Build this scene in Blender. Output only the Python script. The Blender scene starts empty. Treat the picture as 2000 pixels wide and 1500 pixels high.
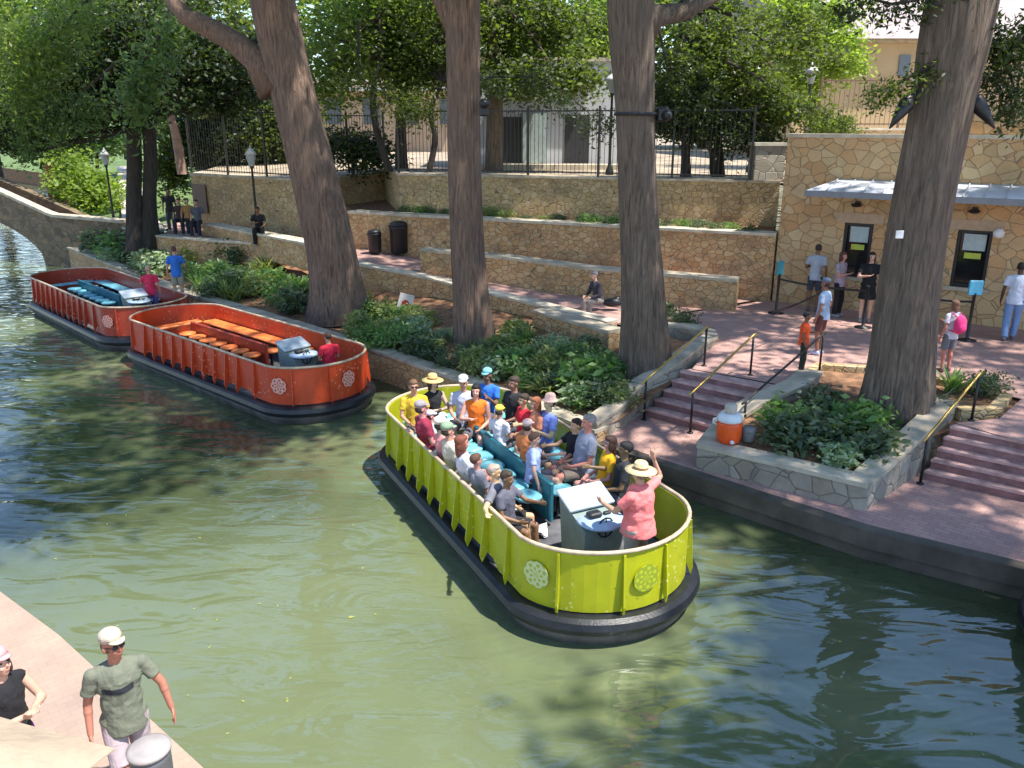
import bpy, bmesh, math, random
import numpy as np
from mathutils import Vector, Matrix, noise
from mathutils.geometry import tessellate_polygon
random.seed(7); rng = np.random.default_rng(7)
C = bpy.context.scene.collection
PI = math.pi
F, P, CH = 1607.0, 0.3078, 5.886          # focal length (px of a 2000 px wide frame), pitch, camera height

# ------------------------------------------------------------------ survey helpers (photo pixel -> metres)
def ray(px, py):
    x = (px-1000)/F; v = (py-750)/F
    return (x, math.cos(P)-v*math.sin(P), -math.sin(P)-v*math.cos(P))
def at(px, py, z):
    d = ray(px, py); t = (z-CH)/d[2]
    return Vector((d[0]*t, d[1]*t, z))
def atd(px, py, Y):
    d = ray(px, py); t = Y/d[1]
    return Vector((d[0]*t, Y, CH+d[2]*t))

# ------------------------------------------------------------------ object helpers
def tag(o, label=None, cat=None, group=None, kind=None):
    if label: o['label'] = label
    if cat: o['category'] = cat
    if group: o['group'] = group
    if kind: o['kind'] = kind
    return o
def empty(name, loc=(0, 0, 0), rz=0.0, label=None, cat=None, group=None):
    o = bpy.data.objects.new(name, None); C.objects.link(o)
    o.location = loc; o.rotation_euler = (0, 0, rz); o.empty_display_size = .2
    return tag(o, label, cat, group)
def link(name, me, mat=None, parent=None, smooth=False):
    o = bpy.data.objects.new(name, me); C.objects.link(o)
    if parent is not None: o.parent = parent
    if mat is not None and not me.materials:
        me.materials.append(mat)
    if smooth:
        me.polygons.foreach_set('use_smooth', [True]*len(me.polygons))
    return o
def copy_tree(o, parent=None):
    c = o.copy(); C.objects.link(c)
    if parent is not None: c.parent = parent
    for ch in list(o.children): copy_tree(ch, c)
    return c

class MB:
    """collects shapes; build() links them as ONE mesh object"""
    def __init__(s): s.v = []; s.f = []; s.m = []; s.mi = 0
    def add(s, vs, fs):
        b = len(s.v); s.v += [tuple(v) for v in vs]; s.f += [tuple(i+b for i in f) for f in fs]; s.m += [s.mi]*len(fs)
    def box(s, x0, x1, y0, y1, z0, z1, M=None, bev=0.0):
        b = min(bev, (x1-x0)*.45, (y1-y0)*.45, (z1-z0)*.45)
        if b <= 0:
            vs = [Vector((x, y, z)) for z in (z0, z1) for y in (y0, y1) for x in (x0, x1)]
            fs = [(0, 2, 3, 1), (4, 5, 7, 6), (0, 1, 5, 4), (2, 6, 7, 3), (0, 4, 6, 2), (1, 3, 7, 5)]
        else:
            vs = []
            ring = lambda i, z: [Vector(p) for p in ((x0+i+0, y0+i+b-i*0, z), (x0+i+b, y0+i, z), (x1-i-b, y0+i, z), (x1-i, y0+i+b, z), (x1-i, y1-i-b, z), (x1-i-b, y1-i, z), (x0+i+b, y1-i, z), (x0+i, y1-i-b, z))]
            for i, z in ((b, z0), (0, z0+b), (0, z1-b), (b, z1)): vs += ring(i, z)
            fs = []
            for k in range(3):
                for j in range(8):
                    a = k*8+j; c = k*8+(j+1) % 8; fs.append((a, c, c+8, a+8))
            fs += [tuple(range(7, -1, -1)), tuple(range(24, 32))]
        if M is not None: vs = [M @ v for v in vs]
        s.add(vs, fs); return s
    def tube(s, pts, rad, n=8, cap=True, closed=False):
        pts = [Vector(p) for p in pts]; N = len(pts)
        if not hasattr(rad, '__len__'): rad = [rad]*N
        base = len(s.v); up = None; vs = []; fs = []
        for i, p in enumerate(pts):
            if closed: t = pts[(i+1) % N]-pts[i-1]
            else: t = pts[min(i+1, N-1)]-pts[max(i-1, 0)]
            t.normalize()
            if up is None:
                up = Vector((0, 0, 1)) if abs(t.z) < .9 else Vector((1, 0, 0))
            a = t.cross(up)
            if a.length < 1e-4: a = t.orthogonal()
            a.normalize(); b = a.cross(t).normalized(); up = b
            for k in range(n):
                w = 2*PI*k/n; vs.append(p+(a*math.cos(w)+b*math.sin(w))*rad[i])
        for i in range(N if closed else N-1):
            for k in range(n):
                j = (i+1) % N
                fs.append((i*n+k, i*n+(k+1) % n, j*n+(k+1) % n, j*n+k))
        if cap and not closed:
            fs.append(tuple(range(n-1, -1, -1))); fs.append(tuple((N-1)*n+k for k in range(n)))
        s.add(vs, fs); return s
    def ell(s, c, r, n=12, m=8, M=None):
        c = Vector(c); vs = []; fs = []
        if not hasattr(r, '__len__'): r = (r, r, r)
        for i in range(1, m):
            ph = PI*i/m
            for k in range(n):
                w = 2*PI*k/n; q = Vector((r[0]*math.sin(ph)*math.cos(w), r[1]*math.sin(ph)*math.sin(w), r[2]*math.cos(ph)))
                vs.append(c+(M @ q if M else q))
        q = Vector((0, 0, r[2])); vs.append(c+(M @ q if M else q)); vs.append(c-(M @ q if M else q))
        for i in range(m-2):
            for k in range(n): fs.append((i*n+k, (i+1)*n+k, (i+1)*n+(k+1) % n, i*n+(k+1) % n))
        t = (m-1)*n
        for k in range(n):
            fs.append((t, k, (k+1) % n)); fs.append((t+1, (m-2)*n+(k+1) % n, (m-2)*n+k))
        s.add(vs, fs); return s
    def lathe(s, prof, n=16, c=(0, 0, 0), sx=1, sy=1):
        vs = []; fs = []
        for r, z in prof:
            for k in range(n):
                w = 2*PI*k/n; vs.append((c[0]+r*sx*math.cos(w), c[1]+r*sy*math.sin(w), c[2]+z))
        for i in range(len(prof)-1):
            for k in range(n): fs.append((i*n+k, i*n+(k+1) % n, (i+1)*n+(k+1) % n, (i+1)*n+k))
        fs.append(tuple(range(n-1, -1, -1))); fs.append(tuple((len(prof)-1)*n+k for k in range(n)))
        s.add(vs, fs); return s
    def prism(s, pts, z0, z1):
        """pts ccw polygon; z0/z1 number or list"""
        n = len(pts); g = lambda z, i: z[i] if hasattr(z, '__len__') else z
        vs = [(p[0], p[1], g(z0, i)) for i, p in enumerate(pts)]+[(p[0], p[1], g(z1, i)) for i, p in enumerate(pts)]
        fs = [tuple(range(n-1, -1, -1)), tuple(range(n, 2*n))]+[(i, (i+1) % n, n+(i+1) % n, n+i) for i in range(n)]
        s.add(vs, fs); return s
    def mesh(s, name):
        me = bpy.data.meshes.new(name); me.from_pydata(s.v, [], s.f); me.validate(); me.update(); return me
    def build(s, name, mat=None, parent=None, smooth=False):
        me = s.mesh(name)
        if isinstance(mat, (list, tuple)):
            for m in mat: me.materials.append(m)
            if len(me.polygons) == len(s.m): me.polygons.foreach_set('material_index', s.m)
        elif mat: me.materials.append(mat)
        o = bpy.data.objects.new(name, me); C.objects.link(o)
        if parent is not None: o.parent = parent
        if smooth: me.polygons.foreach_set('use_smooth', [True]*len(me.polygons))
        return o

# ------------------------------------------------------------------ materials
def newmat(name):
    m = bpy.data.materials.new(name); m.use_nodes = True
    nt = m.node_tree; b = nt.nodes['Principled BSDF']; return m, nt, b
def mix(nt, fac, a, b, bt='MIX'):
    n = nt.nodes.new('ShaderNodeMix'); n.data_type = 'RGBA'; n.blend_type = bt
    for sock, v in ((n.inputs[0], fac), (n.inputs[6], a), (n.inputs[7], b)):
        if hasattr(v, 'is_output'): nt.links.new(v, sock)
        elif isinstance(v, (int, float)): sock.default_value = v
        else: sock.default_value = (*v, 1) if len(v) == 3 else v
    return n.outputs[2]
def noise_n(nt, scale, detail=3, vec=None, rough=.55, dist=0):
    n = nt.nodes.new('ShaderNodeTexNoise'); n.inputs['Scale'].default_value = scale; n.inputs['Detail'].default_value = detail
    n.inputs['Roughness'].default_value = rough; n.inputs['Distortion'].default_value = dist
    if vec: nt.links.new(vec, n.inputs['Vector'])
    return n.outputs['Fac']
def ramp(nt, fac, stops):
    n = nt.nodes.new('ShaderNodeValToRGB'); nt.links.new(fac, n.inputs[0]); e = n.color_ramp.elements
    while len(e) < len(stops): e.new(.5)
    for el, (p, c) in zip(e, stops): el.position = p; el.color = (*c, 1) if hasattr(c, '__len__') else (c, c, c, 1)
    return n.outputs[0]
def coords(nt, kind='Object', scale=(1, 1, 1), rot=(0, 0, 0)):
    t = nt.nodes.new('ShaderNodeTexCoord'); mp = nt.nodes.new('ShaderNodeMapping')
    mp.inputs['Scale'].default_value = scale; mp.inputs['Rotation'].default_value = rot
    nt.links.new(t.outputs[kind], mp.inputs[0]); return mp.outputs[0]
def bump(nt, b, h, strength=.4, dist=.02):
    n = nt.nodes.new('ShaderNodeBump'); n.inputs['Strength'].default_value = strength; n.inputs['Distance'].default_value = dist
    nt.links.new(h, n.inputs['Height']); nt.links.new(n.outputs[0], b.inputs['Normal'])
_pc = {}
def paint(name, col, rough=.5, metal=0, var=.12, nscale=8, bs=.1):
    k = (name, tuple(col), rough, metal)
    if k in _pc: return _pc[k]
    m, nt, b = newmat(name); v = coords(nt)
    f = noise_n(nt, nscale, 4, v)
    c = mix(nt, ramp(nt, f, [(.3, 0.0), (.7, 1.0)]), tuple(x*(1-var) for x in col), tuple(min(1, x*(1+var)) for x in col))
    nt.links.new(c, b.inputs['Base Color']); b.inputs['Roughness'].default_value = rough; b.inputs['Metallic'].default_value = metal
    if bs: bump(nt, b, noise_n(nt, nscale*6, 3, v), bs, .01)
    _pc[k] = m; return m
def fabric(col, name='fabric'):
    k = (name, tuple(col))
    if k in _pc: return _pc[k]
    m, nt, b = newmat(name); v = coords(nt)
    f = noise_n(nt, 7, 3, v)
    c = mix(nt, f, tuple(x*.75 for x in col), tuple(min(1, x*1.2) for x in col)); nt.links.new(c, b.inputs['Base Color'])
    b.inputs['Roughness'].default_value = .9; bump(nt, b, noise_n(nt, 11, 3, v, dist=.6), .5, .03)
    _pc[k] = m; return m
def skin(col):
    k = ('skin', tuple(col))
    if k in _pc: return _pc[k]
    m, nt, b = newmat('skin'); v = coords(nt)
    c = mix(nt, noise_n(nt, 9, 3, v), tuple(x*.85 for x in col), tuple(min(1, x*1.1) for x in col)); nt.links.new(c, b.inputs['Base Color'])
    b.inputs['Roughness'].default_value = .55; b.inputs['Subsurface Weight'].default_value = .08; b.inputs['Subsurface Scale'].default_value = .02
    _pc[k] = m; return m

def stone(name, cols, mortar, scale=2.2, squash=(1, 1, 1.5), edge=.045, bs=.5, rnd=1.0, stain=.5, metric='EUCLIDEAN'):
    m, nt, b = newmat(name); v0 = coords(nt, 'Object', squash)
    dn = nt.nodes.new('ShaderNodeTexNoise'); dn.inputs['Scale'].default_value = 2.5; nt.links.new(v0, dn.inputs['Vector'])
    va = nt.nodes.new('ShaderNodeVectorMath'); va.operation = 'MULTIPLY_ADD'; va.inputs[1].default_value = (.10, .10, .10)
    nt.links.new(dn.outputs['Color'], va.inputs[0]); nt.links.new(v0, va.inputs[2]); v = va.outputs[0]
    vo = nt.nodes.new('ShaderNodeTexVoronoi'); vo.inputs['Scale'].default_value = scale; vo.inputs['Randomness'].default_value = rnd; nt.links.new(v, vo.inputs['Vector'])
    ve = nt.nodes.new('ShaderNodeTexVoronoi'); ve.feature = 'DISTANCE_TO_EDGE'; ve.inputs['Scale'].default_value = scale; ve.inputs['Randomness'].default_value = rnd; nt.links.new(v, ve.inputs['Vector'])
    sep = nt.nodes.new('ShaderNodeSeparateColor'); nt.links.new(vo.outputs['Color'], sep.inputs[0])
    n = len(cols); c = ramp(nt, sep.outputs[0], [(i/(n-1), cols[i]) for i in range(n)])
    f = noise_n(nt, 14, 5, v0); c = mix(nt, .45, c, mix(nt, f, (.35, .35, .35), (1, 1, 1)), 'MULTIPLY')
    st = noise_n(nt, .9, 4, v0); c = mix(nt, ramp(nt, st, [(.5, 0.0), (.72, stain)]), c, (.10, .085, .065))
    e = ramp(nt, ve.outputs['Distance'], [(edge*.4, 0.0), (edge, 1.0)])
    c = mix(nt, e, mortar, c); nt.links.new(c, b.inputs['Base Color']); b.inputs['Roughness'].default_value = .92
    h = nt.nodes.new('ShaderNodeMath'); h.operation = 'MULTIPLY_ADD'; h.inputs[1].default_value = .25; nt.links.new(f, h.inputs[0]); nt.links.new(ramp(nt, ve.outputs['Distance'], [(0, 0.0), (edge*2.2, 1.0)]), h.inputs[2])
    bump(nt, b, h.outputs[0], bs, .05)
    return m
def paving(name, c1, c2, mortar, scale=2.5, rot=.0):
    m, nt, b = newmat(name); v = coords(nt, 'Object', (1, 1, 1), (0, 0, rot))
    br = nt.nodes.new('ShaderNodeTexBrick'); nt.links.new(v, br.inputs['Vector']); br.inputs['Scale'].default_value = scale
    br.inputs['Color1'].default_value = (*c1, 1); br.inputs['Color2'].default_value = (*c2, 1); br.inputs['Mortar'].default_value = (*mortar, 1)
    br.inputs['Mortar Size'].default_value = .012; br.inputs['Brick Width'].default_value = .5; br.inputs['Row Height'].default_value = .25
    f = noise_n(nt, 3, 5, v); c = mix(nt, .55, br.outputs['Color'], mix(nt, f, (.45, .45, .48), (1, 1, 1)), 'MULTIPLY')
    f2 = noise_n(nt, .7, 4, v); c = mix(nt, ramp(nt, f2, [(.45, 0.0), (.75, .35)]), c, (.16, .12, .12))
    nt.links.new(c, b.inputs['Base Color']); b.inputs['Roughness'].default_value = .85
    bump(nt, b, br.outputs['Fac'], -.3, .01)
    return m
def leafmat(name, cols, trans=.45):
    m = bpy.data.materials.new(name); m.use_nodes = True; nt = m.node_tree; nt.nodes.clear()
    out = nt.nodes.new('ShaderNodeOutputMaterial'); g = nt.nodes.new('ShaderNodeNewGeometry')
    n = len(cols); c = ramp(nt, g.outputs['Random Per Island'], [(i/(n-1), cols[i]) for i in range(n)])
    d = nt.nodes.new('ShaderNodeBsdfPrincipled'); d.inputs['Roughness'].default_value = .5; nt.links.new(c, d.inputs['Base Color'])
    t = nt.nodes.new('ShaderNodeBsdfTranslucent'); c2 = mix(nt, .5, c, (1, 1, .35), 'SOFT_LIGHT')
    mu = mix(nt, 1.0, c2, (1.75, 1.75, 1.2, 1), 'MULTIPLY'); nt.links.new(mu, t.inputs[0])
    mx = nt.nodes.new('ShaderNodeMixShader'); mx.inputs[0].default_value = trans
    nt.links.new(d.outputs[0], mx.inputs[1]); nt.links.new(t.outputs[0], mx.inputs[2]); nt.links.new(mx.outputs[0], out.inputs[0])
    return m
def barkmat(name, a, b_, c3):
    m, nt, b = newmat(name); v = coords(nt, 'Object', (10, 10, .9))
    f = noise_n(nt, 2.2, 6, v, .65, .8); v2 = coords(nt)
    c = mix(nt, ramp(nt, f, [(.32, 0.0), (.62, 1.0)]), a, b_); f2 = noise_n(nt, 1.2, 3, v2)
    c = mix(nt, ramp(nt, f2, [(.45, 0.0), (.7, .6)]), c, c3); nt.links.new(c, b.inputs['Base Color'])
    b.inputs['Roughness'].default_value = .95; bump(nt, b, f, .75, .08); return m

M = {}
M['wall_rubble'] = stone('rubble_limestone', [(.50, .35, .16), (.62, .45, .22), (.54, .37, .19), (.66, .50, .28), (.45, .33, .16)], (.19, .14, .085), 5.6, (1, 1, 1.25), .04)
M['wall_block'] = stone('coursed_limestone', [(.58, .33, .14), (.68, .42, .20), (.70, .48, .25), (.62, .35, .16), (.52, .36, .18)], (.21, .14, .085), 5.2, (1, 1, 1.4), .04, rnd=.9)
M['flag'] = stone('flagstone_facing', [(.60, .34, .15), (.68, .46, .24), (.64, .37, .17), (.72, .52, .29), (.56, .38, .19)], (.28, .18, .105), 3.4, (1, 1, 1.2), .024, stain=.3)
M['planter_stone'] = stone('pale_limestone', [(.42, .37, .29), (.52, .47, .38), (.36, .31, .24), (.48, .40, .30)], (.20, .17, .13), 3.0, (1, 1, 1.2), .022, stain=.45)
M['bridge_stone'] = stone('old_bridge_stone', [(.20, .14, .08), (.27, .19, .11), (.15, .11, .07), (.30, .22, .13)], (.09, .07, .05), 3.2, (1, 1, 1.3), .03)
M['coping'] = paint('coping_limestone', (.46, .39, .29), .9, 0, .3, 3, .4)
M['coping_light'] = paint('coping_pale', (.54, .47, .36), .9, 0, .25, 3, .4)
M['paving'] = paving('brick_paving', (.62, .37, .30), (.50, .29, .25), (.36, .23, .19), 2.4, .72)
M['near_paving'] = paving('sunlit_brick_paving', (.44, .315, .235), (.41, .295, .22), (.36, .265, .20), 3.0, -.7)
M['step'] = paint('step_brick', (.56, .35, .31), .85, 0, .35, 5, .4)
M['concrete'] = paint('quay_concrete', (.105, .085, .065), .9, 0, .45, 1.6, .5)
M['soil'] = paint('bark_mulch', (.22, .115, .06), .95, 0, .55, 6, .9)
M['black'] = paint('black_paint', (.012, .012, .014), .45)
M['iron'] = paint('dark_iron', (.05, .048, .045), .5, .6)
M['brass'] = paint('brass_rail', (.55, .36, .10), .35, .7)
M['bark'] = barkmat('cypress_bark', (.06, .038, .027), (.27, .175, .125), (.15, .108, .082))
M['bark_grey'] = barkmat('grey_cypress_bark', (.048, .036, .028), (.225, .165, .122), (.13, .105, .085))
M['bark_dark'] = barkmat('dark_bark', (.02, .017, .014), (.065, .052, .042), (.04, .032, .028))
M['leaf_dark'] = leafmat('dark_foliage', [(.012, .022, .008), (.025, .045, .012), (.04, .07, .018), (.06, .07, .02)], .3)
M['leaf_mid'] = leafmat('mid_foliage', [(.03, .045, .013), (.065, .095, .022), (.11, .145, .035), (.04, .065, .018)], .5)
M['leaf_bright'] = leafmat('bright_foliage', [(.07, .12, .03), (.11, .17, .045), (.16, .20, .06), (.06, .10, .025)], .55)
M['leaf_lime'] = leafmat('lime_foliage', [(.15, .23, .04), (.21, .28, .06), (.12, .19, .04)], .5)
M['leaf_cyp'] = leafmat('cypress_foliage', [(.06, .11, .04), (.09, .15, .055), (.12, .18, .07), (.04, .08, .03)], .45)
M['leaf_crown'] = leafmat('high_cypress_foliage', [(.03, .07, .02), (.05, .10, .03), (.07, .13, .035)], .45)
M['plant_dark'] = leafmat('dark_shrub_leaves', [(.055, .085, .045), (.085, .125, .065), (.12, .17, .085), (.06, .09, .05), (.21, .25, .16)], .3)
M['plant_green'] = leafmat('green_shrub_leaves', [(.06, .14, .04), (.11, .22, .06), (.16, .27, .08), (.24, .33, .15)], .35)
M['plant_pale'] = leafmat('pale_variegated_leaves', [(.20, .30, .16), (.38, .45, .30), (.12, .22, .10), (.45, .5, .38)], .3)
M['plant_yellow'] = leafmat('yellow_green_leaves', [(.14, .20, .05), (.24, .28, .10), (.32, .33, .16), (.09, .14, .04)], .35)
M['white'] = paint('white_paint', (.72, .73, .74), .5)
M['console_white'] = paint('console_white', (.50, .56, .60), .28, .25)
M['console_grey'] = paint('console_grey', (.20, .26, .24), .45)
M['teal'] = paint('teal_seat', (.02, .15, .20), .4, 0, .25, 5)
M['teal_light'] = paint('light_teal_seat', (.16, .46, .54), .3, 0, .3, 6)
M['orange_seat'] = paint('orange_seat', (.62, .12, .03), .4, 0, .3, 5)
M['orange_light'] = paint('pale_orange_seat', (.76, .20, .05), .4, 0, .3, 5)
M['deck'] = paint('deck_grey', (.10, .10, .11), .7, 0, .5, 3)
M['rubber'] = paint('black_rubber', (.012, .013, .016), .38, 0, .5, 4, .3)
M['skirt'] = paint('hull_skirt', (.09, .08, .07), .7, 0, .5, 3, .3)
M['rim'] = paint('rim_wood', (.50, .38, .26), .5, 0, .3, 6)

def boatpaint(name, col, speck, dark):
    m, nt, b = newmat(name); v = coords(nt)
    f = noise_n(nt, 3.5, 4, v); c = mix(nt, f, tuple(x*.72 for x in col), tuple(min(1, x*1.15) for x in col))
    vo = nt.nodes.new('ShaderNodeTexVoronoi'); vo.inputs['Scale'].default_value = 11; nt.links.new(v, vo.inputs['Vector'])
    area = ramp(nt, noise_n(nt, 1.1, 2, v), [(.46, 0.0), (.56, 1.0)])
    sp = ramp(nt, vo.outputs['Distance'], [(.16, 1.0), (.24, 0.0)])
    k = nt.nodes.new('ShaderNodeMath'); k.operation = 'MULTIPLY'; nt.links.new(area, k.inputs[0]); nt.links.new(sp, k.inputs[1])
    c = mix(nt, k.outputs[0], c, speck)
    v2 = nt.nodes.new('ShaderNodeTexVoronoi'); v2.inputs['Scale'].default_value = 6.3; nt.links.new(v, v2.inputs['Vector'])
    c = mix(nt, ramp(nt, v2.outputs['Distance'], [(.07, .8), (.12, 0.0)]), c, dark)
    nt.links.new(c, b.inputs['Base Color']); b.inputs['Roughness'].default_value = .42; b.inputs['Coat Weight'].default_value = .15
    bump(nt, b, noise_n(nt, 5, 3, v), .15, .02); return m
M['lime'] = boatpaint('lime_green_panel', (.42, .425, .008), (.60, .56, .16), (.20, .22, .01))
M['red'] = boatpaint('orange_red_panel', (.58, .062, .014), (.80, .36, .22), (.22, .02, .01))
M['red_dark'] = boatpaint('brick_red_panel', (.40, .045, .018), (.62, .32, .24), (.16, .02, .01))

def emblem_mat(name, a, b_):
    m, nt, b = newmat(name); v = coords(nt)
    sx = nt.nodes.new('ShaderNodeSeparateXYZ'); nt.links.new(v, sx.inputs[0])
    at2 = nt.nodes.new('ShaderNodeMath'); at2.operation = 'ARCTAN2'; nt.links.new(sx.outputs[0], at2.inputs[0]); nt.links.new(sx.outputs[1], at2.inputs[1])
    s = nt.nodes.new('ShaderNodeMath'); s.operation = 'MULTIPLY'; s.inputs[1].default_value = 7; nt.links.new(at2.outputs[0], s.inputs[0])
    sn = nt.nodes.new('ShaderNodeMath'); sn.operation = 'SINE'; nt.links.new(s.outputs[0], sn.inputs[0])
    ln = nt.nodes.new('ShaderNodeVectorMath'); ln.operation = 'LENGTH'; nt.links.new(v, ln.inputs[0])
    r2 = nt.nodes.new('ShaderNodeMath'); r2.operation = 'MULTIPLY'; r2.inputs[1].default_value = 62; nt.links.new(ln.outputs[1], r2.inputs[0])
    rs = nt.nodes.new('ShaderNodeMath'); rs.operation = 'SINE'; nt.links.new(r2.outputs[0], rs.inputs[0])
    pr = nt.nodes.new('ShaderNodeMath'); pr.operation = 'MULTIPLY'; nt.links.new(sn.outputs[0], pr.inputs[0]); nt.links.new(rs.outputs[0], pr.inputs[1])
    c = mix(nt, ramp(nt, pr.outputs[0], [(.0, 0.0), (.45, 1.0)]), a, b_); nt.links.new(c, b.inputs['Base Color']); b.inputs['Roughness'].default_value = .6
    return m
M['emblem'] = emblem_mat('pale_emblem', (.58, .60, .30), (.36, .40, .03))
M['emblem_dim'] = emblem_mat('dim_emblem', (.26, .30, .02), (.42, .47, .015))
M['emblem_red'] = emblem_mat('pale_pink_emblem', (.72, .38, .30), (.48, .07, .03))

# ------------------------------------------------------------------ world, sun, camera
sc = bpy.context.scene
w = bpy.data.worlds.new('World'); sc.world = w; w.use_nodes = True
nt = w.node_tree; sky = nt.nodes.new('ShaderNodeTexSky'); sky.sky_type = 'NISHITA'; sky.sun_disc = False
SUN = Vector((.42, -.20, 1.0)).normalized()
el = math.asin(SUN.z); az = math.atan2(SUN.x, SUN.y)
sky.sun_elevation = el; sky.sun_rotation = az; sky.air_density = 1.0; sky.dust_density = .2; sky.ozone_density = 2.5
bg = nt.nodes['Background']; nt.links.new(sky.outputs[0], bg.inputs[0]); bg.inputs[1].default_value = .15
sd = bpy.data.lights.new('sun', 'SUN'); sd.energy = 4.3; sd.angle = math.radians(.9); sd.color = (1, .955, .88)
so = bpy.data.objects.new('sun', sd); C.objects.link(so); so.rotation_euler = SUN.to_track_quat('Z', 'Y').to_euler(); so.location = SUN*60
cd = bpy.data.cameras.new('camera'); co = bpy.data.objects.new('camera', cd); C.objects.link(co)
co.location = (0, 0, CH); co.rotation_euler = (PI/2-P, 0, 0); cd.sensor_width = 36; cd.lens = 36*F/2000; cd.clip_end = 2000
sc.camera = co
sc.view_settings.view_transform = 'Standard'; sc.view_settings.look = 'None'; sc.view_settings.gamma = 1; sc.view_settings.exposure = 1.1
sc.render.engine = 'CYCLES'; sc.cycles.max_bounces = 7; sc.cycles.transparent_max_bounces = 4
sc.cycles.diffuse_bounces = 3

# ------------------------------------------------------------------ setting: water, ground, paving
def sheet(name, pts, mat, kind='structure', zs=None):
    pv_ = [Vector((p[0], p[1], 0)) for p in pts]; tr = [t if (pv_[t[1]]-pv_[t[0]]).cross(pv_[t[2]]-pv_[t[0]]).z > 0 else t[::-1] for t in tessellate_polygon([pv_])]
    me = bpy.data.meshes.new(name); me.from_pydata([tuple(p) for p in pts], [], [tuple(t) for t in tr]); me.update()
    o = link(name, me, mat); return tag(o, kind=kind)
def grid_sheet(name, A, B, nu, nv, mat, amp=0, fs=1.0, kind='structure'):
    """ruled surface between polylines A and B (same length lists)"""
    def samp(L, t):
        s = t*(len(L)-1); i = min(int(s), len(L)-2); return Vector(L[i]).lerp(Vector(L[i+1]), s-i)
    vs = []; fs_ = []
    for i in range(nu+1):
        a = samp(A, i/nu); b = samp(B, i/nu)
        for j in range(nv+1):
            p = a.lerp(b, j/nv); e = math.sin(PI*j/nv)*math.sin(PI*i/nu) if amp else 0
            p.z += amp*e*(noise.noise(p*fs)+.5*noise.noise(p*fs*3)); vs.append(p)
    for i in range(nu):
        for j in range(nv):
            k = i*(nv+1)+j; fs_.append((k, k+nv+1, k+nv+2, k+1))
    me = bpy.data.meshes.new(name); me.from_pydata([tuple(v) for v in vs], [], fs_); me.update()
    o = link(name, me, mat, smooth=True); return tag(o, kind=kind)

def water_material():
    m, nt, b = newmat('river_water'); v = coords(nt)
    f = noise_n(nt, .13, 3, v, .5, .5); f2 = noise_n(nt, .5, 5, v, .6, 1.2)
    c = mix(nt, ramp(nt, f, [(.40, 0.0), (.62, 1.0)]), (.050, .066, .030), (.130, .160, .080))
    c = mix(nt, ramp(nt, f2, [(.42, 0.0), (.72, .45)]), c, (.040, .050, .022))
    ds = nt.nodes.new('ShaderNodeVectorMath'); ds.operation = 'DISTANCE'; ds.inputs[1].default_value = (-3.2, 6.2, 0)     # sunlit patch painted into the murky water colour near the near bank
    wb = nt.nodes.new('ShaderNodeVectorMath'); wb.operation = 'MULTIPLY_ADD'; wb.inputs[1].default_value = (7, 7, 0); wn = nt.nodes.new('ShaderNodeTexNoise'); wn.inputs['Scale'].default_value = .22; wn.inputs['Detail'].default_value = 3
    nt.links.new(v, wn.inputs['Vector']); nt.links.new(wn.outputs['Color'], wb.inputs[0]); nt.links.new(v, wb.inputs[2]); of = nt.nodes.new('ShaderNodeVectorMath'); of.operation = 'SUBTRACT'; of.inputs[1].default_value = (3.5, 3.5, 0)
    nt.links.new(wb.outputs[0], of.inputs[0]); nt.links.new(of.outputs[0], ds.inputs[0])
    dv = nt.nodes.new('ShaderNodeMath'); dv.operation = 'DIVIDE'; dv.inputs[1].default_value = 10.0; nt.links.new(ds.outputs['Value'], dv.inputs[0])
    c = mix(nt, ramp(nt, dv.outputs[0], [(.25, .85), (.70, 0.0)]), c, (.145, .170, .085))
    nt.links.new(c, b.inputs['Base Color']); b.inputs['Roughness'].default_value = .03; b.inputs['IOR'].default_value = 1.85
    vr = coords(nt, 'Object', (1.0, 2.4, 1), (0, 0, .85))
    h1 = noise_n(nt, .75, 2, vr, .45, .9); h2 = noise_n(nt, 3.8, 3, vr, .5, .6)
    k = ramp(nt, noise_n(nt, .22, 2, v, .5, .4), [(.35, .25), (.65, 1.0)])
    h2m = nt.nodes.new('ShaderNodeMath'); h2m.operation = 'MULTIPLY'; nt.links.new(h2, h2m.inputs[0]); nt.links.new(k, h2m.inputs[1])
    a = nt.nodes.new('ShaderNodeMath'); a.operation = 'MULTIPLY_ADD'; a.inputs[1].default_value = .11; nt.links.new(h2m.outputs[0], a.inputs[0]); nt.links.new(h1, a.inputs[2])
    bump(nt, b, a.outputs[0], .40, .17); return m
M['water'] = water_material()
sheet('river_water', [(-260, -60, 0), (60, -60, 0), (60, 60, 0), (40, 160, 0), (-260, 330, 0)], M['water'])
sheet('river_bed', [(-320, -120, -1.2), (120, -120, -1.2), (120, 330, -1.2), (-320, 400, -1.2)], M['soil'])

Q = [(-60, 76), (-19.0, 35.1), (-10.65, 25.7), (-3.47, 19.14), (-.42, 15.9), (1.55, 13.64), (3.0, 12.2), (4.95, 10.36), (6.55, 9.32), (14, 4.6), (30, -6)]
# near bank pavement
def solid(name, pts, z0, z1, mats, kind='structure'):
    mb = MB(); n = len(pts)
    mb.add([(p[0], p[1], z0) for p in pts]+[(p[0], p[1], z1) for p in pts], [tuple(range(n, 2*n))])
    mb.mi = 1
    mb.add([(p[0], p[1], z0) for p in pts]+[(p[0], p[1], z1) for p in pts], [(i, (i+1) % n, n+(i+1) % n, n+i) for i in range(n)])
    o = mb.build(name, mats); return tag(o, kind=kind)
near = [(-60, -60), (8, -60), (3.2, 1.2), (-2.55, 5.75), at(115, 1240, .45)[:2], at(0, 1155, .45)[:2], (-30, 29), (-60, 52)]
solid('near_pavement', near, -1, .45, [M['near_paving'], M['concrete']])

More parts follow.
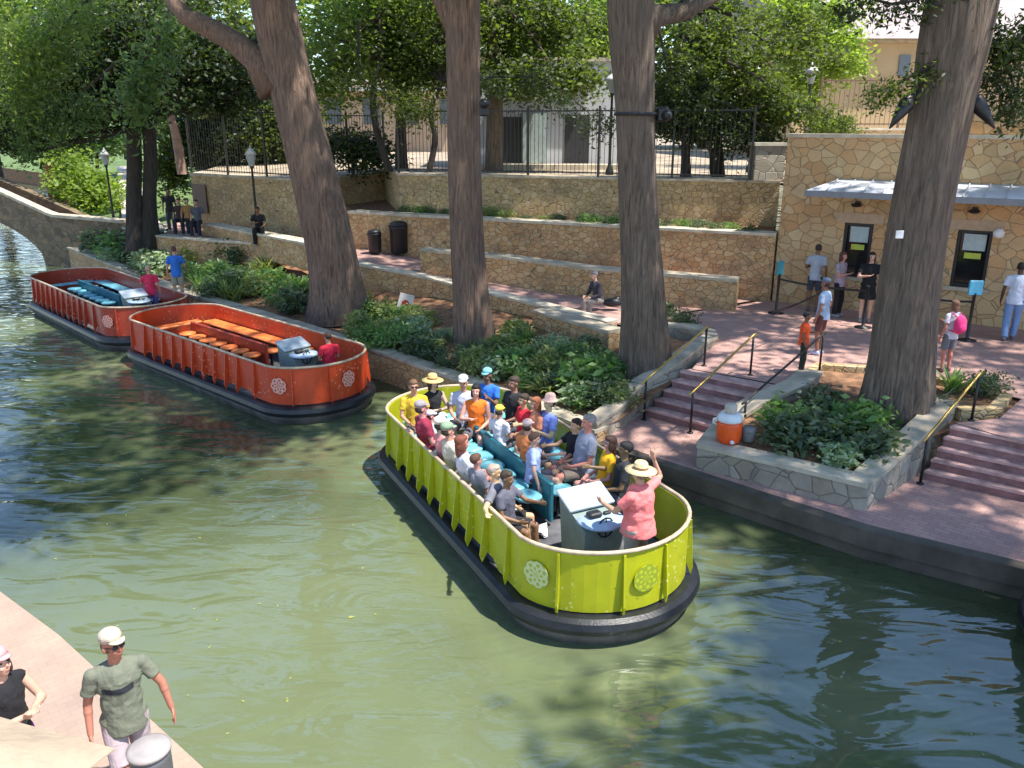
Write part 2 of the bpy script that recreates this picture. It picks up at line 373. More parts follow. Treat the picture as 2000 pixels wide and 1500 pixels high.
# lower quay: brick landing beside the water, from the garden wall to the right and beyond
qs = [(1.55, 13.64), (3.0, 12.2), (4.95, 10.36), (6.55, 9.32), (14, 4.6), (30, -6), (34, -2), (16, 9), (9.2, 12.2), (6.9, 13.2), (3.8, 15.5), (2.2, 15.6)]
solid('lower_quay_paving', qs, -1, .45, [M['paving'], M['concrete']])
# concrete lip along the quay edge
lip = MB(); L0 = [(1.55, 13.64), (3.0, 12.2), (4.95, 10.36), (6.55, 9.32), (14, 4.6)]
def offset_poly(L, d):
    out = []
    for i, p in enumerate(L):
        a = Vector(L[max(i-1, 0)][:2]); b = Vector(L[min(i+1, len(L)-1)][:2]); t = (b-a).normalized(); n = Vector((-t.y, t.x))
        out.append((p[0]+n.x*d, p[1]+n.y*d))
    return out
def ribbon(mb, L, d0, d1, z0, z1):
    """solid strip along polyline L between offsets d0,d1 (left positive); z numbers or lists"""
    A = offset_poly(L, d0); B = offset_poly(L, d1); n = len(L); g = lambda z, i: z[i] if hasattr(z, '__len__') else z
    vs = []
    for i in range(n): vs += [(A[i][0], A[i][1], g(z0, i)), (B[i][0], B[i][1], g(z0, i)), (B[i][0], B[i][1], g(z1, i)), (A[i][0], A[i][1], g(z1, i))]
    fs = [(3, 2, 1, 0), tuple((n-1)*4+k for k in range(4))]
    for i in range(n-1):
        for k in range(4): fs.append((i*4+k, i*4+(k+1) % 4, (i+1)*4+(k+1) % 4, (i+1)*4+k))
    mb.add(vs, fs); return mb
ribbon(lip, L0, -.06, .16, .20, .462)
tag(lip.build('quay_edge', M['concrete']), kind='structure')

# walkway / plaza profile: rises gently to the left
def zwalk(x): return 1.25 + .62*min(1, max(0, (2.0-x)/8.0))
# river side line of walkway (top of low wall)
LW = [at(318, 462, 1.9)[:2], at(400, 470, 1.9)[:2], at(600, 484, 1.87)[:2], at(730, 522, 1.75)[:2], at(860, 547, 1.55)[:2], at(1060, 596, 1.33)[:2], at(1205, 632, 1.27)[:2]]
LWz = [1.9, 1.9, 1.87, 1.75, 1.55, 1.33, 1.27]
# rear line (foot of the mid wall)
W2 = [at(318, 432, 1.9)[:2], at(400, 433, 1.9)[:2], at(600, 450, 1.9)[:2], at(690, 486, 1.87)[:2], (.6, 25.6), (7.1, 22.2)]
rear = [(p[0]+.35, p[1]+.5, z) for p, z in zip(W2, [1.9, 1.9, 1.9, 1.87, 1.42, 1.25])]
front = [(LW[i][0], LW[i][1], LWz[i]) for i in range(7)]
grid_sheet('walkway_paving', front, [rear[0], rear[1], rear[2], rear[3], Vector(rear[3]).lerp(Vector(rear[4]), .6), rear[4], rear[5]], 48, 4, M['paving'])
# plaza
pl = [front[6], (3.7, 18.9, 1.25), (4.35, 18.0, 1.25), (4.1, 16.8, 1.25), (3.55, 15.55, 1.25), (5.02, 14.5, 1.25), (5.6, 15.3, 1.25), (6.2, 15.9, 1.25), (7.2, 15.6, 1.25), (8.3, 14.7, 1.25), (8.95, 13.7, 1.25), (8.0, 12.7, 1.25), (7.18, 12.5, 1.25), (7.8, 11.6, 1.25), (12, 8.0, 1.25), (30, 2, 1.25), (30, 20, 1.25), (12.2, 19.1, 1.25), (7.4, 22.4, 1.25)]
pv3 = [Vector((p[0], p[1], 0)) for p in pl]; tri = [t if (pv3[t[1]]-pv3[t[0]]).cross(pv3[t[2]]-pv3[t[0]]).z > 0 else t[::-1] for t in tessellate_polygon([pv3])]
me = bpy.data.meshes.new('plaza'); me.from_pydata([(p.x, p.y, 1.254) for p in pv3], [], [tuple(t) for t in tri]); me.update(); tag(link('plaza_paving', me, M['paving']), kind='structure')
# lower soil body under plaza edge
# garden bed soil
bedA = [(-18.6, 35.6, .75), (-10.5, 25.9, .75), (-3.35, 19.3, .62), (-.30, 16.1, .62), (1.60, 13.85, .62)]
bedB = [(LW[0][0], LW[0][1], 1.45), (LW[2][0], LW[2][1]-.05, 1.35), (LW[4][0], LW[4][1], 1.15), (LW[6][0], LW[6][1], 1.0), (4.0, 17.3, 1.05)]
grid_sheet('garden_soil', bedA, bedB, 60, 16, M['soil'], .25, .8)
bedC = [(1.6, 13.85, .62), (2.35, 14.5, .8), (3.3, 15.6, 1.05), (4.0, 17.0, 1.12), (4.2, 18.1, 1.12)]
bedD = [(.9, 14.7, .62), (1.6, 15.4, .82), (2.2, 16.8, 1.0), (2.8, 18.6, 1.08), (2.6, 19.6, 1.12)]
grid_sheet('garden_soil', bedC, bedD, 10, 6, M['soil'], .04)

# ------------------------------------------------------------------ walls
def wall(name, L, ztop, zbot, thick, mat, label, cat='wall', cope=M['coping'], over=.04, ch=.07, d0=0.0):
    r = empty(name, (L[0][0], L[0][1], 0), 0, label, cat)
    o = Vector((L[0][0], L[0][1])); LL = [(p[0]-o.x, p[1]-o.y) for p in L]
    zt = [z-ch for z in ztop] if hasattr(ztop, '__len__') else ztop-ch
    z1 = list(ztop) if hasattr(ztop, '__len__') else ztop
    mb = MB(); ribbon(mb, LL, d0, d0+thick, zbot, zt); mb.build('stonework', mat, r)
    # coping split into stones
    mb = MB(); A = [Vector(p) for p in LL]; n = len(LL)
    for i in range(n-1):
        ln = (A[i+1]-A[i]).length; k = max(1, round(ln/.9))
        za = z1[i] if hasattr(z1, '__len__') else z1; zb = z1[i+1] if hasattr(z1, '__len__') else z1
        for j in range(k):
            e = .006/ln*1.0; t0 = j/k+(e if j else 0); t1 = (j+1)/k-(e if j < k-1 else 0)
            p0 = A[i].lerp(A[i+1], t0); p1 = A[i].lerp(A[i+1], t1); jz = random.uniform(-.006, .006)
            zz0 = za+(zb-za)*t0; zz1 = za+(zb-za)*t1
            ribbon(mb, [tuple(p0), tuple(p1)], d0-over, d0+thick+over, [zz0-ch+.002, zz1-ch+.002], [zz0+jz, zz1+jz])
    mb.build('coping', cope, r)
    return r

# garden retaining wall at the water
wall('garden_river_wall', [(-19.6, 36.2), (-19.0, 35.1), (-10.65, 25.7), (-3.47, 19.14), (-.42, 15.9), (1.50, 13.69)], [.95, .9, .85, .74, .70, .68], -1, .30, M['wall_block'],
     'long low stone retaining wall between the river and the garden bed', 'wall', M['coping'])
# low wall on the river side of the walkway
wall('walkway_curb_wall', [(p[0], p[1]) for p in LW], [z+.10 for z in LWz], .3, .34, M['wall_block'],
     'low tan stone wall along the river side of the sloping walkway', 'wall', M['coping_light'], .03, .06, -.34)
pA = at(1065, 604, 1.35); pB = at(1215, 645, 1.35)
wall('stone_bench_wall', [pA[:2], pB[:2]], 1.40, .6, .42, M['wall_block'], 'short stone seat wall below the walkway beside the third big trunk', 'wall', M['coping'], .03, .07, -.42)
# ramp wall
w1 = [at(820, 486, 2.35)[:2], at(975, 500, 2.25)[:2], at(1150, 522, 2.15)[:2], at(1440, 547, 2.07)[:2]]
wall('ramp_wall', w1, [2.35, 2.25, 2.15, 2.09], .9, .40, M['wall_block'], 'waist-high stone wall between the walkway and the ramp, ending square at the plaza', 'wall', M['coping'], .03, .08)
# mid retaining wall
a = at(680, 412, 3.08); b2 = at(1516, 456, 3.08)
wall('mid_retaining_wall', [a[:2], b2[:2]], [3.08, 3.08], .9, .45, M['wall_block'], 'long middle stone retaining wall behind the ramp with black bins at its left', 'wall', M['coping_light'], .04, .08)
# upper retaining wall
c1 = at(778, 338, 4.3); c2 = at(1524, 353, 4.3)
cleft = (c1.x-1.2, c1.y+5)
wall('upper_retaining_wall', [cleft, c1[:2], c2[:2]], [4.3, 4.3, 4.3], 2.6, .40, M['wall_rubble'], 'uppermost mottled stone retaining wall under the iron fence', 'wall', M['coping'], .04, .07)
# left wall
l1 = at(372, 338, 4.0); l2 = at(602, 350, 4.0)
wall('left_stone_wall', [(l1.x-.3, l1.y+6), l1[:2], l2[:2], cleft], [4.0, 4.0, 4.0, 4.1], 1.2, .45, M['wall_rubble'], 'tall tan stone wall at the left with a brown plaque at its corner', 'wall', M['coping'], .04, .09)
bA = at(395, 432, 2.42); bB = at(600, 470, 2.42)
wall('seat_wall', [bA[:2], bB[:2]], 2.35, 1.5, .5, M['wall_block'], 'low stone seat wall at the foot of the tall left wall', 'wall', M['coping_light'], .03, .07)
# brown plaque
pq = MB(); pq.box(-.42, .42, -.03, .03, -.55, .55, bev=.01); po = pq.build('plaque', paint('plaque_brown', (.10, .05, .035), .5), None)
pp = at(384, 372, 3.2); dr = (l2-l1).normalized()
po.location = l1.lerp(l2, .06)+Vector((.05, -.10, -.95)); po.rotation_euler = (0, 0, math.atan2(dr.y, dr.x)); tag(po, 'dark brown plaque on the corner of the tall left stone wall', 'plaque')

# planting strip soil between mid and upper walls, terrace ground behind
sheet('planting_strip_soil', [(a.x, a.y+.4, 2.95), (b2.x, b2.y+.4, 2.95), (c2.x, c2.y+.1, 3.0), (c1.x, c1.y+.1, 3.0), (cleft[0], cleft[1], 3.0), (l2.x, l2.y, 2.95)], M['soil'])
M['dirt'] = paint('dry_terrace_ground', (.34, .27, .19), .95, 0, .45, 1.3, .5)
sheet('terrace_ground', [(l1.x-.3, l1.y+6, 4.18), (l1.x, l1.y+.3, 3.95), (l2.x, l2.y+.3, 3.95), (cleft[0], cleft[1]+.3, 4.15), (c1.x, c1.y+.3, 4.22), (c2.x, c2.y+.3, 4.22), (60, 5, 4.22), (160, 5, 4.2), (160, 330, 4.2), (-20, 330, 4.2)], M['dirt'])
M['grass'] = paint('grass_ground', (.10, .15, .04), .95, 0, .5, 1.5, .5)
gp = [(-19.0, 35.3, .8), (LW[0][0], LW[0][1], 1.86), (W2[0][0], W2[0][1], 1.87), (l1.x, l1.y, 1.88), (l1.x-.3, l1.y+6, 2.2), (-19, 330, 9), (-300, 330, 9), (-95, 130, 1.6), (-42, 78, 1.3), (-27, 52, 1.0), (-20.2, 39, .8)]
sheet('ground', gp, M['grass'])
m = MB(); ed = [gp[0], gp[10], gp[9], gp[8], gp[7]]
m.add([(p[0], p[1], p[2]-.004) for p in ed]+[(p[0], p[1], -1.2) for p in ed], [(i, i+1, i+6, i+5) for i in range(4)])
tag(m.build('river_bank', M['soil']), kind='structure')
M['pathlight'] = paint('sunlit_path', (.52, .44, .38), .9, 0, .2, 1.2, .2)
p0, p1, p2, p3 = at(240, 452, 1.93), at(325, 452, 1.93), atd(262, 325, 75), atd(228, 325, 75)
sheet('path', [p0, p1, atd(290, 400, 44), p2, p3, atd(236, 400, 44)], M['pathlight'])

# ------------------------------------------------------------------ stairs
def stairs(name, bl, br, tl, tr, z0, z1, n, label):
    r = empty(name, (bl[0], bl[1], z0), 0, label, 'stairs'); o = Vector((bl[0], bl[1]))
    bl, br, tl, tr = [Vector(p[:2])-o for p in (bl, br, tl, tr)]
    for k in range(n):
        t = k/n; a = bl.lerp(tl, t); b = br.lerp(tr, t); c = tr.lerp(tr+(tr-br).normalized()*.3, 1); d = tl+(tl-bl).normalized()*.3
        zt = (z1-z0)*(k+1)/n
        if k == n-1: zt -= .012
        t2 = (k+1.15)/n; a2 = bl.lerp(tl, t2); b2_ = br.lerp(tr, t2)
        # each step: body + thin tread nosing
        u = (a-a2).normalized()*.02
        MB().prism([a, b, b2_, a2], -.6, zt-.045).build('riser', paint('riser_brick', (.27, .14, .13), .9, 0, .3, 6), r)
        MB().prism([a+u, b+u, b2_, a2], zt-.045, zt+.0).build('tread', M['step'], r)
    return r
sbl, sbr = (2.60, 15.05), (3.74, 14.02); stl, st_r = (3.50, 15.60), (5.02, 14.43)
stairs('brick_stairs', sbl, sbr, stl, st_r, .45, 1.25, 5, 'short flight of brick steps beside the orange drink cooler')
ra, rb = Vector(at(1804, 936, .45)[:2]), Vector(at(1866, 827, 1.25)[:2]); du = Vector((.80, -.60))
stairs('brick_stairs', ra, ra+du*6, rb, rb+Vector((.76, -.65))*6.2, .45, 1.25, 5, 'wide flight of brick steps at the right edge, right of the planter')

# stair side walls
lw = [(1.50, 13.72), (1.95, 14.20), (2.50, 15.10), (3.40, 15.70), (3.95, 16.55), (4.50, 17.5), (4.62, 18.2), (4.25, 18.85), (3.65, 19.1), (3.2, 18.9)]
wall('stair_side_wall', lw, [.80, .92, 1.08, 1.42, 1.50, 1.42, 1.38, 1.38, 1.36, 1.36], .3, .30, M['planter_stone'], 'curving pale stone wall rising along the left side of the brick steps', 'wall', M['coping'], .02, .06)
# planter
PA, PB = (3.03, 12.50), (5.17, 10.93)
pw = empty('stone_planter', (PA[0], PA[1], .45), 0, 'large triangular stone planter holding the rightmost big tree and leafy shrubs', 'planter')
def sub(L): return [(p[0]-PA[0], p[1]-PA[1]) for p in L]
PL = [(7.45, 13.05), PB, PA, (3.80, 13.95), (5.08, 14.45), (5.62, 15.25)]
PZ = [1.42-.45, .88-.45, .88-.45, .93-.45, 1.40-.45, 1.36-.45]
# front + sides, inner face to the right of travel
mb = MB(); ribbon(mb, sub([PL[0], (6.35, 12.05), PB]), -.30, 0, -.1, [.91, .60, .37]); ribbon(mb, sub([PB, PA]), -.30, 0, -.1, .37)
ribbon(mb, sub([PA, PL[3], (4.30, 14.15), PL[4], PL[5]]), -.36, 0, -.1, [.37, .42, .62, .86, .84])
mb.build('stonework', M['planter_stone'], pw)
mb = MB(); ribbon(mb, sub([PL[0], (6.35, 12.05), PB]), -.33, .03, [.912, .602, .372], [.98, .67, .44]); mb.build('coping', M['coping'], pw)
mb = MB(); ribbon(mb, sub([PB, PA]), -.33, .03, .374, .445); mb.build('coping', M['coping_light'], pw)
mb = MB(); ribbon(mb, sub([PA, PL[3], (4.30, 14.15), PL[4], PL[5]]), -.39, .03, [.376, .422, .622, .862, .842], [.447, .49, .70, .93, .91]); mb.build('coping', M['coping'], pw)
mb = MB(); bk = [PL[5], (6.1, 15.85), (7.2, 15.6), (8.25, 14.75), (8.85, 13.8), (8.2, 13.0), (7.5, 12.95)]
ribbon(mb, sub(bk), -.22, 0, .5, .86); mb.build('curb', M['wall_rubble'], pw)
sp = [(3.3, 12.5, .80), (5.15, 11.2, .80), (6.2, 12.2, .95), (7.4, 13.1, 1.12), (8.2, 13.1, 1.2), (8.75, 13.8, 1.2), (8.2, 14.7, 1.2), (7.2, 15.5, 1.2), (6.1, 15.7, 1.2), (5.6, 15.0, 1.15), (5.1, 14.2, 1.1), (4.0, 13.7, .85)]
ct = (6.3, 13.5, 1.15); sp = [(p[0]+(.45*(p[0]-ct[0])/math.hypot(p[0]-ct[0], p[1]-ct[1]) if p[1] > 13.05 and p[0] > 5.5 else 0), p[1]+(.45*(p[1]-ct[1])/math.hypot(p[0]-ct[0], p[1]-ct[1]) if p[1] > 13.05 and p[0] > 5.5 else 0), p[2]) for p in sp]; mb = MB(); mb.add([(p[0]-PA[0], p[1]-PA[1], p[2]-.45) for p in sp]+[(ct[0]-PA[0], ct[1]-PA[1], .70)], [(i, (i+1) % len(sp), len(sp)) for i in range(len(sp))])
mb.build('mulch', M['soil'], pw)

# ------------------------------------------------------------------ handrails
def rail(pb, zb, pt, zt, h, label, over=.12, brass=True):
    r = empty('handrail', (pb[0], pb[1], zb), 0, label, 'handrail', 'handrails beside the brick steps'); o = Vector((pb[0], pb[1], zb))
    a = Vector((pb[0], pb[1], zb))-o; b = Vector((pt[0], pt[1], zt))-o
    for q in (a, b):
        m = MB(); m.tube([q, q+Vector((0, 0, h))], .022, 8); m.lathe([(.055, 0), (.055, .02), (.03, .03)], 10, q); m.build('post', M['black'], r, True)
    d = (b-a).normalized()
    m = MB(); m.tube([a+Vector((0, 0, h))-d*over, a+Vector((0, 0, h)), b+Vector((0, 0, h)), b+Vector((0, 0, h))+d*over*.6+Vector((0, 0, -.02))], .021, 8)
    m.build('rail', M['brass'] if brass else M['iron'], r, True)
rail(at(1258, 820, .45), .45, at(1375, 715, 1.25), 1.25, .80, 'brass handrail on black posts along the left side wall of the steps')
rail(at(1348, 846, .45), .45, at(1465, 733, 1.25), 1.25, .80, 'brass handrail on black posts up the middle of the left steps')
rail(at(1450, 860, .45), .45, at(1600, 725, 1.25), 1.25, .75, 'thin dull handrail behind the orange cooler rising towards the child in orange', brass=False)
rail(at(1797, 945, .45), .45, at(1897, 822, 1.25), 1.25, .80, 'brass handrail on black posts beside the wide right steps')

# ------------------------------------------------------------------ ticket building
bl = at(1508, 588, 1.25); br = at(2000, 645, 1.25); bd = (br-bl); bd.z = 0; bd.normalize(); bn = Vector((bd.y, -bd.x, 0))   # outward normal (towards camera)
brz = math.atan2(bd.y, bd.x)
tb = empty('ticket_building', (bl.x, bl.y, 1.25), brz, 'flat-roofed flagstone ticket building with metal awning and two dark ticket windows', 'building')
# local coords: x along facade, y into building, z up from plaza
inv = Matrix.Rotation(-brz, 3, 'Z')
def bloc(px, py, yoff=0.0):
    """pixel -> local (x,z) on the facade plane y=yoff"""
    d = Vector(ray(px, py)); o = Vector((0, 0, CH)); n = -bn; p0 = bl+n*yoff
    t = (p0-o).dot(n)/d.dot(n); q = inv @ (o+d*t-Vector((bl.x, bl.y, 1.25))); return q.x, q.z
x1, zt = bloc(1650, 436); x2, _ = bloc(1707, 440); _, zb = bloc(1650, 545)
x3, zt2 = bloc(1872, 446); x4, _ = bloc(1941, 450); _, zb2 = bloc(1872, 553)
ZT = (zt+zt2)/2; ZB = (zb+zb2)/2
_, H = bloc(1525, 268); H = H+.0
mb = MB(); T = .35
for (xa, xb, za, zc) in ((0, x1, -.1, H), (x1, x2, -.1, ZB), (x1, x2, ZT, H), (x2, x3, -.1, H), (x3, x4, -.1, ZB), (x3, x4, ZT, H), (x4, 16, -.1, H)):
    mb.box(xa, xb, 0, T, za, zc)
mb.box(0, .35, T, 8, -.1, H)          # side wall
mb.box(.35, 16, 1.6, 1.8, 0, H-.3)    # inner dark wall
mb.build('wall', M['flag'], tb)
MB().box(-.04, 16, -.05, .45, H, H+.09).build('coping', M['coping_light'], tb)
MB().box(.36, 16, .46, 8, H-.25, H-.1).build('roof', paint('roof_gravel', (.45, .40, .34), .95), tb)
# higher parapet on the right
xr, _ = bloc(1850, 300); _, zr = bloc(1920, 205)
MB().box(xr, 16, .1, .5, H+.09, zr).build('parapet', M['flag'], tb)
for (xa, xb) in ((x1, x2), (x3, x4)):
    wd = MB(); f = .07
    wd.box(xa, xa+f, .06, .2, ZB, ZT); wd.box(xb-f, xb, .06, .2, ZB, ZT); wd.box(xa+f, xb-f, .06, .2, ZT-f, ZT); wd.box(xa+f, xb-f, .06, .2, ZB, ZB+f)
    wn = wd.build('window', M['black'], tb)
    gl = paint('dark_glass', (.012, .014, .016), .08, 0, .1, 3, 0)
    MB().box(xa+f, xb-f, .16, .17, ZB+f, ZT-f).build('pane', gl, wn)
    hh = ZT-ZB
    MB().box(xa+.14, xb-.12, .11, .125, ZT-hh*.36, ZT-.1).build('blind', paint('pale_blind', (.42, .50, .50), .6), wn)
    MB().box(xa+.20, xb-.18, .085, .1, ZT-hh*.50, ZT-hh*.40).build('sign', paint('yellow_green_sign', (.45, .52, .06), .5), wn)
    MB().box(xa-.22, xb+.22, -.012, .10, ZT, ZT+.24).build('lintel', paint('lintel_stone', (.46, .33, .22), .9), wn)
    MB().box(xa-.12, xb+.12, -.10, .12, ZB-.09, ZB).build('sill', M['coping'], wn)
# awning
xa, za = bloc(1640, 352); _, zc = bloc(1800, 352)
aw = MB(); z_hi = (za+zc)/2
def awl(px, py, yo): return bloc(px, py, yo)
xf, zf = awl(1572, 372, -1.15)
aw.add([(xa, -.01, z_hi), (16, -.01, z_hi), (16, -1.15, zf), (xf, -1.15, zf), (xa, -.01, z_hi-.04), (16, -.01, z_hi-.04), (16, -1.15, zf-.04), (xf, -1.15, zf-.04)],
       [(3, 2, 1, 0), (4, 5, 6, 7), (0, 1, 5, 4), (1, 2, 6, 5), (2, 3, 7, 6), (3, 0, 4, 7)])
an = aw.build('awning', paint('galvanised_roof', (.58, .60, .64), .5, .1, .35, 1.5), tb)
m = MB(); x = xf+.5
while x < 15.8:
    m.tube([(x, -.02, z_hi+.02), (x, -1.15, zf+.02)], .018, 6); x += .42
m.build('seam', paint('galvanised_seam', (.5, .53, .58), .4, .3), an)
MB().box(xf, 16, -1.19, -1.153, zf-.13, zf+.01).build('fascia', paint('awning_fascia', (.22, .24, .27), .5, .2), an)
for px, py in ((1676, 398), (1905, 410)):
    q = bloc(px, py, 0); m = MB(); m.box(q[0]-.06, q[0]+.06, -.10, 0, q[1]-.03, q[1]+.07); m.ell((q[0], -.17, q[1]-.02), (.13, .13, .055))
    m.build('wall_lamp', M['black'], tb)
q = bloc(1953, 452); m = MB(); m.box(q[0]-.05, q[0]+.05, -.25, 0, q[1]+.05, q[1]+.09); m.ell((q[0], -.25, q[1]-.02), (.12, .12, .12)); m.build('camera_dome', M['white'], tb)

# ------------------------------------------------------------------ buildings and fences up on the terrace
def boxbuilding(name, pxa, pxb, ytop, ybot, Y, depth, mat, label, rot=0.0, roof=None):
    a = atd(pxa, ybot, Y); b = atd(pxb, ybot, Y); t = atd(pxa, ytop, Y)
    r = empty(name, (a.x, Y, a.z), rot, label, 'building'); w_ = b.x-a.x; h = t.z-a.z
    MB().box(0, w_, 0, depth, -1.5, h, bev=.01).build('wall', mat, r)
    MB().box(-.12, w_+.12, -.12, depth+.1, h, h+.14).build('roof', roof or M['coping'], r)
    return r, w_, h
pv, wv, hv = boxbuilding('white_pavilion', 905, 1215, 120, 318, 33.6, 5, paint('white_render', (.46, .46, .48), .8, 0, .08, 1), 'white rendered building with dark doors behind the iron fence')
s = 33.6/F*1.0/math.cos(0)
def plx(px): return atd(px, 300, 33.6).x-pv.location.x
MB().box(plx(978), plx(1018), -.04, -.002, 0, 1.72).build('door', paint('dark_door', (.03, .03, .035), .5), pv)
MB().box(plx(1020), plx(1066), -.30, -.003, 0, 1.85).build('grey_panel', paint('grey_green_panel', (.30, .36, .34), .6), pv)
MB().box(plx(1102), plx(1150), -.04, -.002, 0, 1.80).build('door', paint('dark_door', (.03, .03, .035), .5), pv)
MB().box(plx(978)-.08, plx(1150)+.1, -.5, -.002, 3.0, 3.12).build('ledge', M['white'], pv)
MB().box(plx(905), plx(1215), -1.2, -.31, -.3, -.02).build('step', M['coping'], pv)
bb, wb, hb = boxbuilding('beige_building', 380, 900, 160, 300, 52, 8, paint('beige_render', (.42, .31, .21), .9, 0, .15, .8), 'long beige building in sun glimpsed through the trees behind the fence')
for k in range(7): MB().box(1.2+k*2.3, 2.2+k*2.3, -.05, -.002, 1.7, 3.2).build('window', paint('grey_window', (.12, .14, .16), .3), bb)
MB().box(-.3, wb+.3, -.9, -.01, 3.6, 3.75).build('canopy', M['white'], bb)
tn, wt, ht = boxbuilding('tan_building', 1540, 2600, 84, 300, 40, 10, paint('tan_render', (.50, .35, .19), .9, 0, .12, .5), 'large tan rendered building above the ticket building', roof=M['coping'])
m = MB(); m.add([(-.5, -.6, ht+.14), (wt, -.6, ht+.14), (wt, 11, ht+7), (-.5, 11, ht+7), (-.5, 11, ht), (wt, 11, ht)], [(0, 1, 2, 3), (3, 2, 5, 4), (0, 3, 4), (0, 4, 5, 1)])
m.build('roof', paint('mauve_roof', (.34, .28, .26), .8, 0, .12, 1), tn)
m = MB(); dx = atd(1768, 110, 40).x-tn.location.x; m.box(dx-.25, dx+.25, -.06, -.002, ht-1.4, ht-.5); m.build('vent', paint('grey_window', (.12, .14, .16), .3), tn)

def fence(name, A, B, z0, h, spacing, label, mat=None, rail2=True, lean=None):
    A = Vector(A); B = Vector(B); L = (B-A).length; d = (B-A).normalized(); rz = math.atan2(d.y, d.x)
    r = empty(name, (A.x, A.y, z0), rz, label, 'fence'); mat = mat or M['iron']
    m = MB(); n = int(L/spacing)
    for i in range(n+1):
        x = i*L/n; m.box(x-.0065, x+.0065, -.0065, .0065, .06, h)
    m.build('bars', mat, r)
    m = MB(); m.box(0, L, -.02, .02, h-.10, h-.06); m.box(0, L, -.02, .02, .10, .14); m.build('rails', mat, r)
    k = max(1, round(L/2.4))
    for i in range(k+1):
        x = i*L/k; MB().box(x-.03, x+.03, -.03, .03, 0, h+.06).build('post', mat, r)
    return r
fence('iron_fence', (c1.x, c1.y+.15), (c2.x-.8, c2.y+.25), 4.3, 2.0, .13, 'tall dark iron fence on top of the uppermost retaining wall')
fence('iron_fence', (l1.x, l1.y+.15), (l2.x, l2.y+.15), 4.0, 2.3, .14, 'tall dark iron fence on top of the tall left stone wall')
fence('iron_fence', (l2.x, l2.y+.15), (cleft[0], cleft[1]+.15), 4.1, 2.1, .14, 'short run of iron fence partly behind the leaning trunk')
fa = atd(1598, 250, 27.5); fb = atd(2080, 250, 27.5)
_hf = atd(1598, 152, 27.5).z-fa.z
wall('roof_terrace_wall', [(fa.x-.3, 27.4), (fb.x+6, 27.4)], fa.z, 4, .4, M['flag'], 'pale stone parapet wall under the brown fence above the ticket building', 'wall', M['coping_light'])
fence('brown_fence', (fa.x, 27.6), (fb.x+5, 27.6), fa.z, _hf, .15, 'tall brown slatted fence above the ticket building roof', paint('brown_steel', (.16, .09, .05), .6))
# pier at end of fence
m = MB(); m.box(-.42, .42, -.35, .35, 0, .95); pr = m.build('stone_pier', M['planter_stone']); q = atd(1498, 338, c2.y+.3); pr.location = (q.x, c2.y+.45, 4.3)
tag(pr, 'pale square stone pier at the right end of the iron fence', 'pier')
MB().box(-.47, .47, -.40, .40, .952, 1.04).build('cap', M['coping_light'], pr)

# ------------------------------------------------------------------ footbridge
bc = Vector(at(92, 505, 0)); 
A3 = atd(240, 436, 33.5); A2 = atd(100, 424, 35.0); A1 = atd(0, 378, 36.5); A0 = atd(-140, 318, 38.5); Am = atd(-420, 290, 43)
br_ = empty('stone_footbridge', (0, 0, 0), 0, 'old arched stone footbridge at the far left with pale coping', 'bridge')
# side face as polygon with arch: build as strips in x
xs = np.linspace(Am.x, A3.x, 60); prof = [(p.x, p.y, p.z) for p in (Am, A0, A1, A2, A3)]
px_ = [p[0] for p in prof]; topz = np.interp(xs, px_, [p[2] for p in prof]); ys = np.interp(xs, px_, [p[1] for p in prof])
sprx = atd(88, 505, 35.2).x
def archz(x):
    if x > sprx: return -1.0
    span = 9.0; t = min(1, (sprx-x)/span); return 2.55*math.sin(math.acos(max(-1, 1-t)) if t < 1 else PI/2)*1.0-.1
for side, dy in (('side', 0.0), ('side', 3.4)):
    if dy: topz = topz-.62
    m = MB()
    for i in range(59):
        z0a, z0b = archz(xs[i]), archz(xs[i+1])
        vs = [(xs[i], ys[i]+dy, z0a), (xs[i+1], ys[i+1]+dy, z0b), (xs[i+1], ys[i+1]+dy, topz[i+1]), (xs[i], ys[i]+dy, topz[i]),
              (xs[i], ys[i]+dy+.45, z0a), (xs[i+1], ys[i+1]+dy+.45, z0b), (xs[i+1], ys[i+1]+dy+.45, topz[i+1]), (xs[i], ys[i]+dy+.45, topz[i])]
        fs = [(0, 1, 2, 3), (5, 4, 7, 6), (3, 2, 6, 7), (1, 0, 4, 5)]
        if i == 58: fs.append((1, 5, 6, 2))
        m.add(vs, fs)
    m.build('parapet', M['bridge_stone'], br_)
    m = MB()
    for i in range(59):
        m.add([(xs[i]+.0, ys[i]+dy-.06, topz[i]+.003), (xs[i+1]-.01, ys[i+1]+dy-.06, topz[i+1]+.003), (xs[i+1]-.01, ys[i+1]+dy+.51, topz[i+1]+.003), (xs[i], ys[i]+dy+.51, topz[i]+.003),
               (xs[i], ys[i]+dy-.06, topz[i]+.12), (xs[i+1]-.01, ys[i+1]+dy-.06, topz[i+1]+.12), (xs[i+1]-.01, ys[i+1]+dy+.51, topz[i+1]+.12), (xs[i], ys[i]+dy+.51, topz[i]+.12)],
              [(3, 2, 1, 0), (4, 5, 6, 7), (0, 1, 5, 4), (1, 2, 6, 5), (2, 3, 7, 6), (3, 0, 4, 7)])
    m.build('coping', M['coping'] if dy == 0 else M['bridge_stone'], br_)
topz = topz+.62
m = MB()   # vault and deck
